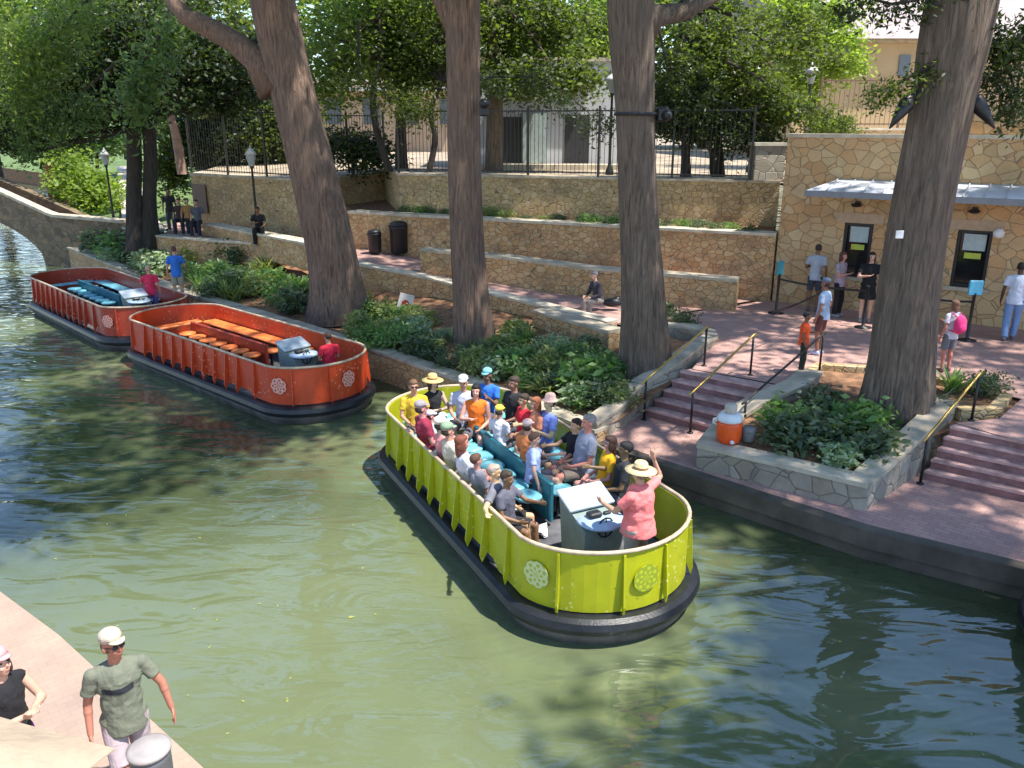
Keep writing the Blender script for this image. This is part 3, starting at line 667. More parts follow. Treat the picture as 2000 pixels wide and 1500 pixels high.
for i in range(59):
    za, zb_ = archz(xs[i]), archz(xs[i+1])
    m.add([(xs[i], ys[i]+.45, za), (xs[i+1], ys[i+1]+.45, zb_), (xs[i+1], ys[i+1]+3.4, zb_), (xs[i], ys[i]+3.4, za),
           (xs[i], ys[i]+.45, max(topz[i]-1.0, za+.2)), (xs[i+1], ys[i+1]+.45, max(topz[i+1]-1.0, zb_+.2)), (xs[i+1], ys[i+1]+3.4, max(topz[i+1]-1.0, zb_+.2)), (xs[i], ys[i]+3.4, max(topz[i]-1.0, za+.2))], [(3, 2, 1, 0), (4, 5, 6, 7)])
m.build('deck', M['bridge_stone'], br_)

exec_marker = 0
# ------------------------------------------------------------------ trees
def trunk_mesh(pts, rads, n=28, flute=.09, seed=0, seg=26, flare=True):
    """pts centreline, rads; returns MB with ridged bark"""
    P_ = [Vector(p) for p in pts]; cum = [0]
    for i in range(1, len(P_)): cum.append(cum[-1]+(P_[i]-P_[i-1]).length)
    L = cum[-1]; mb = MB(); vs = []; fs = []
    def cr(t, arr):
        s = t*L; i = 0
        while i < len(cum)-2 and cum[i+1] < s: i += 1
        u = (s-cum[i])/(cum[i+1]-cum[i])
        p0 = arr[max(i-1, 0)]; p1 = arr[i]; p2 = arr[i+1]; p3 = arr[min(i+2, len(arr)-1)]
        return .5*((2*p1)+(p2-p0)*u+(2*p0-5*p1+4*p2-p3)*u*u+(3*p1-p0-3*p2+p3)*u*u*u)
    for j in range(seg+1):
        t = (j/seg)**(1.35 if flare else 1); c = cr(t, P_); r = max(.01, cr(t, list(rads)))
        for k in range(n):
            w_ = 2*PI*k/n; d = Vector((math.cos(w_), math.sin(w_), 0))
            fl = flute*(1+3.2*math.exp(-t*16) if flare else 1)
            rr = r*(1+fl*(noise.noise(Vector((math.cos(w_)*2.3+seed, math.sin(w_)*2.3, t*2.0)))*1.3+.45*noise.noise(Vector((math.cos(w_)*8+seed, math.sin(w_)*8, t*5)))))
            vs.append(c+d*rr)
    for j in range(seg):
        for k in range(n): fs.append((j*n+k, j*n+(k+1) % n, (j+1)*n+(k+1) % n, (j+1)*n+k))
    fs.append(tuple(seg*n+k for k in range(n)))
    mb.add(vs, fs); return mb

def leaves(blobs, count, size, aspect=.55, clump=.35, clumps=None, shell=.5, droop=0.0, seed=0, name='crown'):
    """one mesh of many small leaf faces. blobs: (centre, radii(3), weight)"""
    r = np.random.default_rng(seed); n_b = len(blobs); wts = np.array([b[2] for b in blobs], float); wts /= wts.sum()
    nc = clumps or max(20, count//60); bi = r.choice(n_b, nc, p=wts)
    cen = np.array([b[0] for b in blobs])[bi]; rad = np.array([b[1] for b in blobs])[bi]
    d = r.normal(size=(nc, 3)); d /= np.linalg.norm(d, axis=1)[:, None]; u = r.random(nc)**shell
    cc = cen+d*rad*u[:, None]; cs = clump*(.5+r.random(nc)*1.0)
    li = r.integers(0, nc, count); off = r.normal(size=(count, 3))*cs[li][:, None]*np.array([1, 1, .6])
    if droop: off[:, 2] -= np.abs(r.normal(size=count))*droop
    p = cc[li]+off
    a = r.normal(size=(count, 3)); a[:, 2] *= .5
    if droop: a[:, 2] -= .6
    a /= np.linalg.norm(a, axis=1)[:, None]
    b = np.cross(a, r.normal(size=(count, 3))+np.array([0, 0, .8])); b /= np.linalg.norm(b, axis=1)[:, None]
    s = size*(.6+.8*r.random(count))[:, None]
    nrm = np.cross(a, b)
    v = np.stack([p-a*s*.5, p+b*s*.5*aspect+nrm*s*.08, p+a*s*.5, p-b*s*.5*aspect+nrm*s*.08], 1).reshape(-1, 3).astype(np.float32)
    me = bpy.data.meshes.new(name); me.vertices.add(count*4); me.vertices.foreach_set('co', v.ravel())
    me.loops.add(count*4); me.loops.foreach_set('vertex_index', np.arange(count*4, dtype=np.int32))
    me.polygons.add(count); me.polygons.foreach_set('loop_start', np.arange(0, count*4, 4, dtype=np.int32)); me.polygons.foreach_set('loop_total', np.full(count, 4, dtype=np.int32))
    me.update(); me.validate(); return me
def limbs(mb, start, ends, r0, wob=.3, n=6, seg=7, seed=0, sag=0.0):
    rr = random.Random(seed)
    for e in ends:
        s_ = Vector(start); e = Vector(e); pts = []
        w1 = Vector((rr.uniform(-1, 1), rr.uniform(-1, 1), rr.uniform(-.3, 1)))*wob*(e-s_).length*.4
        for i in range(seg+1):
            t = i/seg; p = s_.lerp(e, t)+w1*math.sin(PI*t)+Vector((rr.uniform(-1, 1), rr.uniform(-1, 1), rr.uniform(-1, 1)))*wob*.12
            p.z -= sag*t*t; pts.append(p)
        mb.tube(pts, [r0*(1-.85*i/seg)+.008 for i in range(seg+1)], n)
        # twigs
        for k in range(3):
            i = rr.randint(2, seg-1); q = pts[i]+Vector((rr.uniform(-1, 1), rr.uniform(-1, 1), rr.uniform(-.4, .9)))*(e-s_).length*.3
            mb.tube([pts[i], pts[i].lerp(q, .5)+Vector((0, 0, .1)), q], [r0*.35, r0*.22, .006], 5)
def tree(name, label, base, tpts, trads, blobs, count, size, leafm, barkm, group=None, cat='tree', limb_to=None, limb_r=.12, extra=None, flute=.09, seed=1, **kw):
    base = Vector(base); r = empty(name, base, 0, label, cat, group)
    tm = trunk_mesh([Vector(p)-base for p in tpts], trads, flute=flute, seed=seed, flare=kw.pop('flare', True), n=kw.pop('n', 28), seg=kw.pop('seg', 26))
    to = tm.build('trunk', barkm, r, True)
    bl_ = [(np.array(Vector(c)-base), np.array(rd if hasattr(rd, '__len__') else (rd,)*3), w_) for c, rd, w_ in blobs]
    if limb_to is not None:
        lm = MB()
        for (s_, es, rr_) in limb_to: limbs(lm, Vector(s_)-base, [Vector(e)-base for e in es], rr_, seed=seed)
        lm.build('limb', barkm, r, True)
    if count:
        me = leaves(bl_, count, size, seed=seed, **kw); link('crown', me, leafm, r)
    return r

# --- the four great cypresses. centreline from pixels at a fixed depth
def cyp(label, Y, px, widths, zb, top, blobs, count, branches=(), bark=M['bark'], seed=1, extra_top=None):
    pts = []; rads = []
    for (x, y), w_ in zip(px, widths):
        p = atd(x, y, Y); pts.append(p); rads.append(w_*.5*Y/F/math.cos(P)*.97)
    pts[0].z = zb-.25
    d = (pts[-1]-pts[-2]).normalized(); last = pts[-1]
    for k in range(1, 4):
        pts.append(last+d*top*k/3+Vector((0, 0, .3*k))); rads.append(rads[len(px)-1]*(1-.27*k))
    lm = []
    for i, (c, rd, w_) in enumerate(blobs):
        c = Vector(c); s_ = pts[-3] if c.z > pts[-3].z else last; lm.append((s_, [c+Vector((random.uniform(-1, 1), random.uniform(-1, 1), .2))], .16)) if (c-s_).length < 7.5 else None
    r = tree('cypress_tree', label, (pts[0].x, Y, zb), pts, rads, blobs, count, .34, M['leaf_crown'], bark, limb_to=lm, seed=seed, flute=.10, aspect=.42, clump=.55, clumps=max(20, count//190), droop=.25, seg=40, n=40)
    return r, pts
B1 = [((-9, 24, 15), (4, 4, 3), 1), ((-4, 21, 17), (4, 4, 3), 1), ((-8, 17.5, 13.5), (3, 3, 2), .8), ((-4, 26, 14), (3, 3, 2.5), .8)]
t1, p1_ = cyp('leaning red-brown cypress, leftmost of the four great trunks, with a broken side branch', 22.1, [(662, 612), (655, 560), (640, 470), (605, 320), (565, 160), (530, 0)], [116, 94, 88, 84, 80, 78], .95, 9, B1, 14000, seed=3)
m = MB(); b0 = Vector((t1.location))
def tb_(px, r): return [atd(x, y, 22.1)-b0 for x, y in px]
m.tube(tb_([(540, 175), (500, 115), (455, 80), (400, 50), (362, 32), (330, -10)], 0), [.50, .34, .27, .25, .21, .18], 14); m.build('branch', M['bark'], t1, True)
B2 = [((4, 24, 15), (3.6, 3.4, 2), .7), ((1.5, 19, 13.5), (3, 3, 1.8), .7), ((-2.2, 10.3, 14), (3, 2.6, 1.5), 1.3), ((-5.2, 8.5, 14), (3, 2.6, 1.5), 1.3), ((.6, 13.6, 14), (2.4, 2.2, 1.4), .6), ((-6.5, 12.5, 14), (2.8, 2.4, 1.5), 1), ((-1.5, 19, 14), (3.5, 3.5, 2.5), 1), ((-3, 15.5, 12.5), (2.5, 2.5, 1.6), .7), ((1, 22, 16), (4, 4, 3), 1)]  # blobs out over river and walls are unseen, added to cast shade there
t2, p2_ = cyp('straight slim red-brown cypress trunk, second from left of the four great trunks', 19.1, [(930, 668), (924, 610), (915, 500), (908, 330), (905, 160), (903, 0)], [82, 70, 65, 62, 60, 62], .85, 8, B2, 19000, seed=5)
m = MB(); b0 = Vector(t2.location); m.tube([atd(x, y, 19.1)-b0 for x, y in [(893, 60), (872, 20), (845, -30), (800, -120)]], [.26, .2, .17, .13], 10); m.build('branch', M['bark'], t2, True)
m = MB(); m.box(-.10, .10, -.05, .05, -.16, .14, bev=.03); m.ell((.02, -.08, .1), (.12, .12, .1)); fl = m.build('floodlight', M['black'], None); fl.location = atd(945, 212, 18.7); tag(fl, 'black floodlight strapped to the right side of the second big trunk', 'lamp')
B3 = [((9, 21, 14), (3.6, 3.4, 2), .7), ((6, 15.3, 13), (3, 2.6, 1.6), .7), ((9.6, 3.3, 14), (2.6, 2.4, 1.4), 1.6), ((10.7, 6.0, 14), (2.3, 2.2, 1.4), 1.4), ((3, 16, 13), (3.5, 3.5, 2.5), 1), ((5.5, 19, 15), (4, 4, 3), 1.1), ((0, 13.5, 12.5), (2.4, 2.4, 1.6), .6)]  # outlying blobs are out of view, added to shade the walls and right-hand water
t3, p3_ = cyp('straight grey-brown cypress trunk left of the brick steps, third of the four great trunks', 16.0, [(1262, 745), (1262, 690), (1257, 560), (1247, 400), (1240, 200), (1233, 0)], [106, 88, 78, 70, 70, 82], 1.0, 8, B3, 19500, bark=M['bark_grey'], seed=8)
m = MB(); b0 = Vector(t3.location); m.tube([atd(x, y, 16.0)-b0 for x, y in [(1255, 60), (1285, 30), (1340, 22), (1420, -20)]], [.3, .2, .15, .1], 10); m.build('branch', M['bark_grey'], t3, True)
m = MB(); m.lathe([(.40, 0), (.41, .03), (.40, .06)], 24, (0, 0, 0)); m.box(.36, .60, -.12, .1, -.12, .16, bev=.04); m.ell((.55, -.12, 0), (.1, .12, .1)); fl = m.build('floodlight', M['black'], None); fl.location = atd(1242, 226, 16.0); tag(fl, 'black floodlight on a strap round the third big trunk', 'lamp')
B4 = [((15, 14, 13.5), (3.8, 3.4, 2), .9), ((12, 16.5, 13.5), (3.4, 3.2, 2), .8), ((13.2, 6.8, 13.5), (3, 3, 1.8), .3), ((12.6, 4.4, 14), (2.6, 2.6, 1.5), 1.6), ((11.6, 2.2, 14), (2.6, 2.4, 1.5), 1.5), ((11, 10.8, 13), (2.6, 2.4, 1.4), .4), ((8, 12.5, 12.5), (3.5, 3.5, 2.5), 1), ((6, 9, 11.5), (2.4, 2.4, 1.6), .6), ((11, 15, 14), (4, 4, 3), 1.1), ((9.5, 8.5, 12), (2.2, 2, 1.3), .5)]  # blobs far from the trunk are unseen, added to shade plaza, quay and river
t4, p4_ = cyp('massive grey-brown cypress rising from the stone planter, rightmost of the four great trunks', 13.4, [(1757, 800), (1762, 740), (1780, 560), (1806, 400), (1845, 200), (1882, 0)], [160, 132, 113, 108, 108, 118], 1.15, 8, B4, 17500, bark=M['bark_grey'], seed=11)
# hooded floodlights either side of the fourth trunk
for px, sgn, tx in ((1783, -1, 'left'), (1893, 1, 'right')):
    m = MB(); m.tube([(0, 0, .12), (sgn*.08, 0, .08), (sgn*.12, -.03, .0), (sgn*.24, -.08, -.16), (sgn*.37, -.14, -.34)], [.03, .11, .12, .075, .012], 10); m.box(-.04, .04, -.03, .03, .05, .2)
    o = m.build('hooded_floodlight', M['black'], None, True); o.location = atd(px, 205, 13.2); tag(o, 'black pointed hooded floodlight on the %s side of the massive planter tree' % tx, 'lamp')
for px, py, Y, s_, l in ((1757, 458, 12.9, .06, 'small white tag nailed to the massive planter tree'), (612, 392, 21.55, .05, 'tiny white tag on the leaning cypress')):
    m = MB(); m.box(-s_, s_, -.01, .01, -s_, s_, bev=.004); o = m.build('tree_tag', M['white'], None); o.location = atd(px, py, Y); tag(o, l, 'tag')

def px_blob(px, py, Y, r, w_=1): return (tuple(atd(px, py, Y)), r, w_)
# --- left dark twin-trunk tree
Yd = 30
bb_ = [px_blob(60, 190, 29, (2.6, 2, 1.6), 1), px_blob(170, 130, 30, (2.4, 2.2, 1.8), 1), px_blob(330, 110, 30, (2.3, 2.2, 1.7), 1), px_blob(440, 130, 29.5, (1.6, 1.6, 1.5), .7), px_blob(0, 240, 28.5, (1.8, 1.5, 1.0), .6), px_blob(250, 40, 31, (3, 2.5, 1.8), 1), px_blob(400, 200, 29.5, (1.3, 1.3, .45), .35), px_blob(190, 215, 29, (1.8, 1.4, .6), .5)]
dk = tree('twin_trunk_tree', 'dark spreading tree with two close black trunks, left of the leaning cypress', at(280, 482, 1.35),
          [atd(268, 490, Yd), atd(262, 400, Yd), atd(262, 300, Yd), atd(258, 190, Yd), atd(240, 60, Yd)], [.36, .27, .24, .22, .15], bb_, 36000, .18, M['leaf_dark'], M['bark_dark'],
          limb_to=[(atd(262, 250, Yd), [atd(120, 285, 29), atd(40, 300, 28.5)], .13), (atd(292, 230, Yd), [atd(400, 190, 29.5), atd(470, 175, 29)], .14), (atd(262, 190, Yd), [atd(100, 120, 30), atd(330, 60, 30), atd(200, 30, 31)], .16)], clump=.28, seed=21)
m = trunk_mesh([atd(x, y, Yd+.2)-Vector(dk.location) for x, y in [(293, 488), (292, 400), (294, 300), (290, 190), (330, 60)]], [.40, .26, .23, .22, .12], seed=5)
m.build('trunk', M['bark_dark'], dk, True)
# hanging cypress sprays in front of it
def spray_tree(label, pxs, Y, count, lm, size=.2, group=None, name='hanging_branch', r=(.5, .5, .5), droop=.5, start=None, clump=.22, cat='branch'):
    c0 = atd(pxs[0][0], pxs[0][1], Y); e = empty(name, c0, 0, label, cat, group)
    blobs = [(np.array(atd(x, y, Y)-c0), np.array(r), 1) for x, y in pxs]
    link('foliage', leaves(blobs, count, size, aspect=.35, clump=clump, droop=droop, seed=len(label), clumps=max(10, count//60)), lm, e)
    m = MB(); st = start or (pxs[0][0], pxs[0][1]-160); s_ = atd(st[0], st[1], Y)-c0
    m.tube([s_]+[atd(x, y, Y)-c0 for x, y in pxs], [.05]+[.03*(1-i/len(pxs))+.006 for i in range(len(pxs))], 6); m.build('twig', M['bark_dark'], e)
    return e
spray_tree('pale feathery cypress spray hanging in front of the dark twin-trunk tree', [(330, 40), (300, 90), (275, 130), (262, 170)], 24, 1500, M['leaf_cyp'], .22, r=(.5, .5, .35))
spray_tree('sunlit green boughs hanging into the top left corner', [(150, 20), (110, 70), (60, 110), (20, 60), (0, 150)], 26, 5200, M['leaf_bright'], .17, r=(1.1, .9, .6), clump=.3, start=(260, -80))
spray_tree('yellowish sunlit boughs low at the left edge above the footbridge', [(150, 190), (90, 230), (30, 250), (70, 180)], 27, 2600, M['leaf_cyp'], .16, r=(.8, .8, .35), clump=.25, start=(230, 120))
spray_tree('dark bough crossing behind the second and third big trunks', [(960, 150), (1050, 150), (1110, 185), (1160, 230)], 26.8, 2600, M['leaf_dark'], .13, r=(.75, .7, .35), clump=.22, start=(880, 160), droop=.3)
spray_tree('dark drooping bough over the fence right of the third big trunk', [(1300, 120), (1350, 190), (1420, 240), (1500, 270)], 25.2, 4200, M['leaf_dark'], .12, r=(.8, .7, .55), clump=.22, start=(1280, 20), droop=.3)
spray_tree('dark bough reaching right over the stone pier', [(1480, 150), (1540, 190), (1600, 225), (1650, 240)], 24.8, 2600, M['leaf_mid'], .12, r=(.6, .6, .3), clump=.2, start=(1420, 120), droop=.15)
spray_tree('shadowy bough between the leaning cypress and the second big trunk', [(700, 150), (760, 190), (820, 200)], 27, 2400, M['leaf_mid'], .13, r=(.8, .7, .4), clump=.25, start=(700, 40), droop=.25)
spray_tree('dark twig of leaves dangling left of the top of the massive planter tree', [(1850, -30), (1790, 0), (1740, 8), (1690, -6), (1660, 8)], 13.2, 900, M['leaf_dark'], .10, r=(.25, .25, .12), start=(1880, -60), clump=.12, droop=.12)
spray_tree('leafy twig poking left from the middle of the massive planter tree', [(1820, 130), (1785, 145), (1750, 165), (1715, 180)], 13.2, 800, M['leaf_mid'], .09, r=(.16, .2, .12), start=(1850, 120), clump=.11, droop=.1)
spray_tree('dark leafy bough at the right edge of the picture beside the massive planter tree', [(1925, 60), (1950, 100), (1975, 150), (1985, 200), (2000, 60)], 13.6, 3000, M['leaf_dark'], .11, r=(.38, .4, .35), start=(1900, 30), clump=.16, droop=.2)

# --- trees on the terrace and beyond
def bg_tree(label, pxb, pyb, Y, trunk_px, tr, blobs, count, size, lm, group='trees behind the walls', barkm=None, name='background_tree', clump=.4, limb=True, seed=1, lr=.07, **kw):
    base = atd(pxb, pyb, Y); pts = [base]+[atd(x, y, Y) for x, y in trunk_px]
    n = len(pts); rads = [tr*(1-.55*i/(n-1)) for i in range(n)]
    lt = None
    if limb: lt = [(pts[-1] if k % 2 else pts[-2], [Vector(blobs[k % len(blobs)][0])+Vector((random.uniform(-1, 1), random.uniform(-1, 1), random.uniform(-.5, .5)))], lr) for k in range(max(6, len(blobs)))]
    count = int(count*.85); size *= 1.18
    return tree(name, label, base, pts, rads, blobs, count, size, lm, barkm or M['bark_dark'], group, limb_to=lt, seed=seed, n=12, seg=12, clump=clump, **kw)
bg_tree('slender crooked tree with bright crown just right of the leaning cypress', 762, 335, 29, [(735, 250), (728, 180), (745, 100), (740, 30)], .14, [px_blob(680, 80, 29.5, (1.6, 1.5, 1.2)), px_blob(740, 10, 30, (1.8, 1.6, 1.2)), px_blob(640, 160, 29.5, (.9, .9, .8), .5)], 9000, .15, M['leaf_bright'], seed=31)
bg_tree('upright dark-stemmed tree just left of the second big trunk', 785, 335, 30, [(783, 250), (786, 150), (790, 60)], .22, [px_blob(800, 60, 30.5, (1.7, 1.6, 1.5)), px_blob(830, 150, 30, (1.1, 1.2, .9), .6), px_blob(770, 130, 31, (1.0, 1, .8), .5)], 8000, .15, M['leaf_mid'], seed=32)
bg_tree('forked small tree with wavy stems left of the second big trunk', 838, 335, 28.6, [(850, 270), (840, 215), (862, 160), (850, 90)], .12, [px_blob(850, 110, 29, (1.2, 1.1, 1.0)), px_blob(870, 30, 29, (1.4, 1.3, 1.0))], 5000, .14, M['leaf_mid'], seed=33)
bg_tree('grey-trunked tree directly right of the second big trunk', 967, 332, 30.5, [(967, 200), (962, 100), (960, 0)], .33, [px_blob(990, 80, 31, (1.9, 1.8, 1.2)), px_blob(1060, 40, 31, (1.9, 1.8, 1.1)), px_blob(1010, 158, 30, (1.5, 1.2, .5), .8), px_blob(1110, 150, 30.4, (1.4, 1.2, .55), .7), px_blob(940, 0, 31, (2, 2, 1.2))], 18000, .16, M['leaf_mid'], barkm=M['bark_grey'], seed=34)
bg_tree('yellow-green tree seen between the second and third big trunks', 1120, 300, 36, [(1122, 220), (1125, 120)], .2, [px_blob(1090, 90, 36, (2.0, 2, 1.6)), px_blob(1150, 130, 36, (1.6, 1.6, 1.2)), px_blob(1170, 30, 36, (2, 2, 1.4))], 9000, .18, M['leaf_bright'], seed=35)
# the big right tree
bg_tree('broad dark-limbed tree leaning over the iron fence right of the third big trunk', 1400, 345, 26, [(1395, 260), (1375, 170), (1350, 80), (1335, 0)], .24,
        [px_blob(1340, 110, 26, (1.5, 1.5, 1.4)), px_blob(1440, 130, 26, (1.5, 1.5, 1.5)), px_blob(1500, 215, 25.6, (1.4, 1.2, .8)), px_blob(1540, 90, 26.5, (1.5, 1.4, 1.2)), px_blob(1440, 20, 27, (2.2, 1.8, 1)), px_blob(1330, 230, 26.5, (1.0, 1, .9), .7), px_blob(1580, 280, 25.4, (.9, .8, .35), .3)],
        17000, .13, M['leaf_mid'], seed=36, clump=.25, lr=.09)
bg_tree('second dark stem and shadowy crown close behind the iron fence', 1340, 345, 25.8, [(1338, 260), (1330, 180)], .16, [px_blob(1310, 200, 26, (.9, .9, 1.1)), px_blob(1390, 240, 26, (1.2, 1, .9)), px_blob(1460, 270, 26, (.9, .9, .6), .6)], 7000, .12, M['leaf_dark'], seed=37, clump=.22)
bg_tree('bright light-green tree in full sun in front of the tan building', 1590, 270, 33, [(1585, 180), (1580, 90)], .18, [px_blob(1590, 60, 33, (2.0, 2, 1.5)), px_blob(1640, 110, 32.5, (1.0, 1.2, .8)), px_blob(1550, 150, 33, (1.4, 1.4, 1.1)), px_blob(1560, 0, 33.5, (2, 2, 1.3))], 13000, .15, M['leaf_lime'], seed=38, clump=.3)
bg_tree('low green bush in sun above the left end of the ticket building', 1625, 258, 27, [(1625, 250)], .05, [px_blob(1625, 243, 27, (.55, .4, .22))], 1500, .09, M['leaf_lime'], seed=39, limb=False, name='bush', clump=.12, group=None, cat='bush')
# left background
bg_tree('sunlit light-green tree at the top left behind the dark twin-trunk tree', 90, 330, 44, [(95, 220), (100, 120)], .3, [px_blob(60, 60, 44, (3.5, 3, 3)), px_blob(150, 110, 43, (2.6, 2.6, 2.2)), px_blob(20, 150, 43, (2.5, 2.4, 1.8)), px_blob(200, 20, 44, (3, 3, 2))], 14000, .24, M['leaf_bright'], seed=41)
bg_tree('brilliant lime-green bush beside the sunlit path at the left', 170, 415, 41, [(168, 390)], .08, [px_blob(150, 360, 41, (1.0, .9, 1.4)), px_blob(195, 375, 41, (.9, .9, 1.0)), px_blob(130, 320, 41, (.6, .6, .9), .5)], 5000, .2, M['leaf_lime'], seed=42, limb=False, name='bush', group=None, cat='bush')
bg_tree('weeping olive-green bush behind the left lamp post', 190, 330, 46, [(190, 290)], .1, [px_blob(185, 275, 46, (2.0, 1.6, 1.0)), px_blob(130, 260, 46, (1.5, 1.5, 1.0))], 5000, .22, M['leaf_cyp'], seed=43, limb=False, name='bush', group=None, cat='bush')
bg_tree('small green tree between the twin trunks and the tall left wall', 330, 430, 38, [(328, 380), (332, 330)], .1, [px_blob(330, 340, 38, (.8, .8, 1.4)), px_blob(350, 290, 38, (.9, .9, 1.2))], 4500, .17, M['leaf_mid'], seed=44, limb=False)
# pinkish slender leaning trunk
bg_tree('slender pinkish leaning tree at the corner of the tall left wall', 356, 340, 36, [(345, 270), (332, 215), (320, 120)], .22, [px_blob(320, 60, 36, (2, 2, 1.2)), px_blob(380, 30, 36, (2, 2, 1.4))], 6000, .2, M['leaf_mid'], barkm=paint('pink_bark', (.30, .19, .14), .9, 0, .4, 3, .5), seed=45)
# rusty trunk at left
bg_tree('thick rust-coloured palm trunk behind the footbridge', 118, 425, 42, [(108, 370), (95, 315)], .48, [px_blob(60, 285, 42, (1.6, 1.4, .5)), px_blob(120, 275, 42, (1.3, 1.3, .5))], 3000, .25, M['leaf_cyp'], barkm=paint('rusty_bark', (.32, .12, .05), .9, 0, .6, 4, .8), seed=46, limb=False)
bg_tree('dark hedge-like shrub mass behind the fence right of the leaning cypress', 690, 335, 31, [(690, 310)], .08, [px_blob(670, 285, 31, (.9, .7, .8)), px_blob(720, 300, 31, (.9, .7, .6))], 5000, .13, M['leaf_dark'], seed=47, limb=False, name='shrub', group=None, cat='shrub')
for i, (px, c_, lm_) in enumerate(((400, 'dark', 'leaf_dark'), (470, 'dark', 'leaf_dark'), (530, 'green', 'leaf_mid'))):
    bg_tree('%s shrub behind the fence on the tall left wall, number %s from the corner' % (c_, ('one', 'two', 'three')[i]), px, 330, 37, [(px, 290)], .08, [px_blob(px, 280, 37.5, (1.5, .9, 1.2)), px_blob(px+20, 225, 38, (1.7, 1, 1.1))], 7500, .18, M[lm_], seed=50+i, limb=False, name='shrub', group=None, cat='shrub')
# distant trees filling the top of the view
far = [(-60, 70, 62), (60, 20, 66), (220, 40, 70), (380, 60, 62), (520, 50, 64), (640, 30, 60), (760, 60, 66), (880, 30, 62), (1000, 20, 64), (1130, 60, 60), (1260, 40, 62), (1390, 60, 58), (1500, 20, 62)]
protos = []
for k in range(3):
    r_ = tree('distant_tree', 'leafy tree far behind the fence, one of the row closing the view', (0, 0, 0), [(0, 0, 0), (.2, 0, 4), (0, .2, 9)], [.5, .35, .2],
              [((0, 0, 9), (4.2, 3.5, 3.5), 1), ((2.2, 0, 12), (3.2, 3, 3), .8), ((-2.4, .5, 6.5), (3, 3, 2.5), .8), ((2.5, -.5, 5.5), (2.5, 2.5, 2), .6)], 7000, .42, M[('leaf_mid', 'leaf_bright', 'leaf_mid')[k]], M['bark_dark'], 'distant trees closing the view', seed=60+k, n=10, seg=8, clump=.6,
              limb_to=[((0, 0, 6), [(2.5, 0, 11), (-2.5, 0, 7), (1, 1, 13)], .15)])
    protos.append(r_)
for i, (px, py, Y) in enumerate(far):
    o = protos[i] if i < 3 else copy_tree(protos[i % 3])
    q = atd(px, py, Y); o.location = (q.x, Y, q.z-10.5); o.rotation_euler = (0, 0, i*1.3)
# unseen crown blobs added only for shade are in the cypress lists above
exec_marker = 1
# ------------------------------------------------------------------ garden plants
def plant_mesh(kind, seed):
    r = np.random.default_rng(seed)
    if kind == 'broad':       # broadleaf shrub
        return leaves([(np.array((0, 0, .26)), np.array((.34, .34, .24)), 1)], 520, .13, aspect=.5, clump=.09, clumps=40, shell=.33, seed=seed)
    if kind == 'fine':
        return leaves([(np.array((0, 0, .22)), np.array((.38, .38, .20)), 1)], 900, .075, aspect=.5, clump=.08, clumps=50, shell=.33, seed=seed)
    # strap-leaved clump
    mb = MB()
    for k in range(70):
        a = r.random()*2*PI; L = .35+.3*r.random(); lean = .3+.9*r.random(); w_ = .018+.012*r.random(); bx = r.normal()*.05; by = r.normal()*.05
        d = Vector((math.cos(a), math.sin(a), 0)); sd = Vector((-d.y, d.x, 0)); pts = []
        for i in range(5):
            t = i/4; pts.append(Vector((bx, by, 0))+d*L*lean*t**1.3+Vector((0, 0, L*(t-.45*lean*t*t))))
        vs = []; 
        for i, p in enumerate(pts):
            ww = w_*(1-.9*(i/4)**2); vs += [p-sd*ww, p+sd*ww]
        mb.add(vs, [(2*i, 2*i+1, 2*i+3, 2*i+2) for i in range(4)])
    return mb.mesh('strap')
PM = {}
for kind in ('broad', 'fine', 'strap'):
    for mt in ('plant_dark', 'plant_green', 'plant_pale', 'plant_yellow'):
        for s_ in range(2):
            me = plant_mesh(kind, hash((len(kind), len(mt), s_)) % 999); me.materials.append(M[mt]); PM[(kind, mt, s_)] = me
def plant(kind, mt, x, y, z, s_, label, group=None, name=None):
    me = PM[(kind, mt, random.randint(0, 1))]
    o = bpy.data.objects.new(name or {'broad': 'leafy_shrub', 'fine': 'small_leaved_shrub', 'strap': 'strap_leaved_plant'}[kind], me); C.objects.link(o)
    o.location = (x, y, z); o.scale = (s_*random.uniform(.9, 1.15), s_*random.uniform(.9, 1.15), s_*random.uniform(.85, 1.1)); o.rotation_euler = (0, 0, random.uniform(0, 6.28))
    return tag(o, label, 'plant', group)
KW = {'broad': 'broad-leaved', 'fine': 'small-leaved', 'strap': 'strap-leaved'}; CW = {'plant_dark': 'dark green', 'plant_green': 'mid green', 'plant_pale': 'pale variegated', 'plant_yellow': 'yellow-green'}
def bedz(px, py):   # estimate soil height in the bed by pixel
    return .68
from mathutils.bvhtree import BVHTree
sv = []; sf = []
for o in bpy.data.objects:
    if o.name.startswith('garden_soil'):
        b_ = len(sv); sv += [v.co.copy() for v in o.data.vertices]; sf += [[i+b_ for i in p_.vertices] for p_ in o.data.polygons]
soil_tree = BVHTree.FromPolygons(sv, sf)
def soil_hit(px, py): return soil_tree.ray_cast(Vector((0, 0, CH)), Vector(ray(px, py)).normalized())[0]
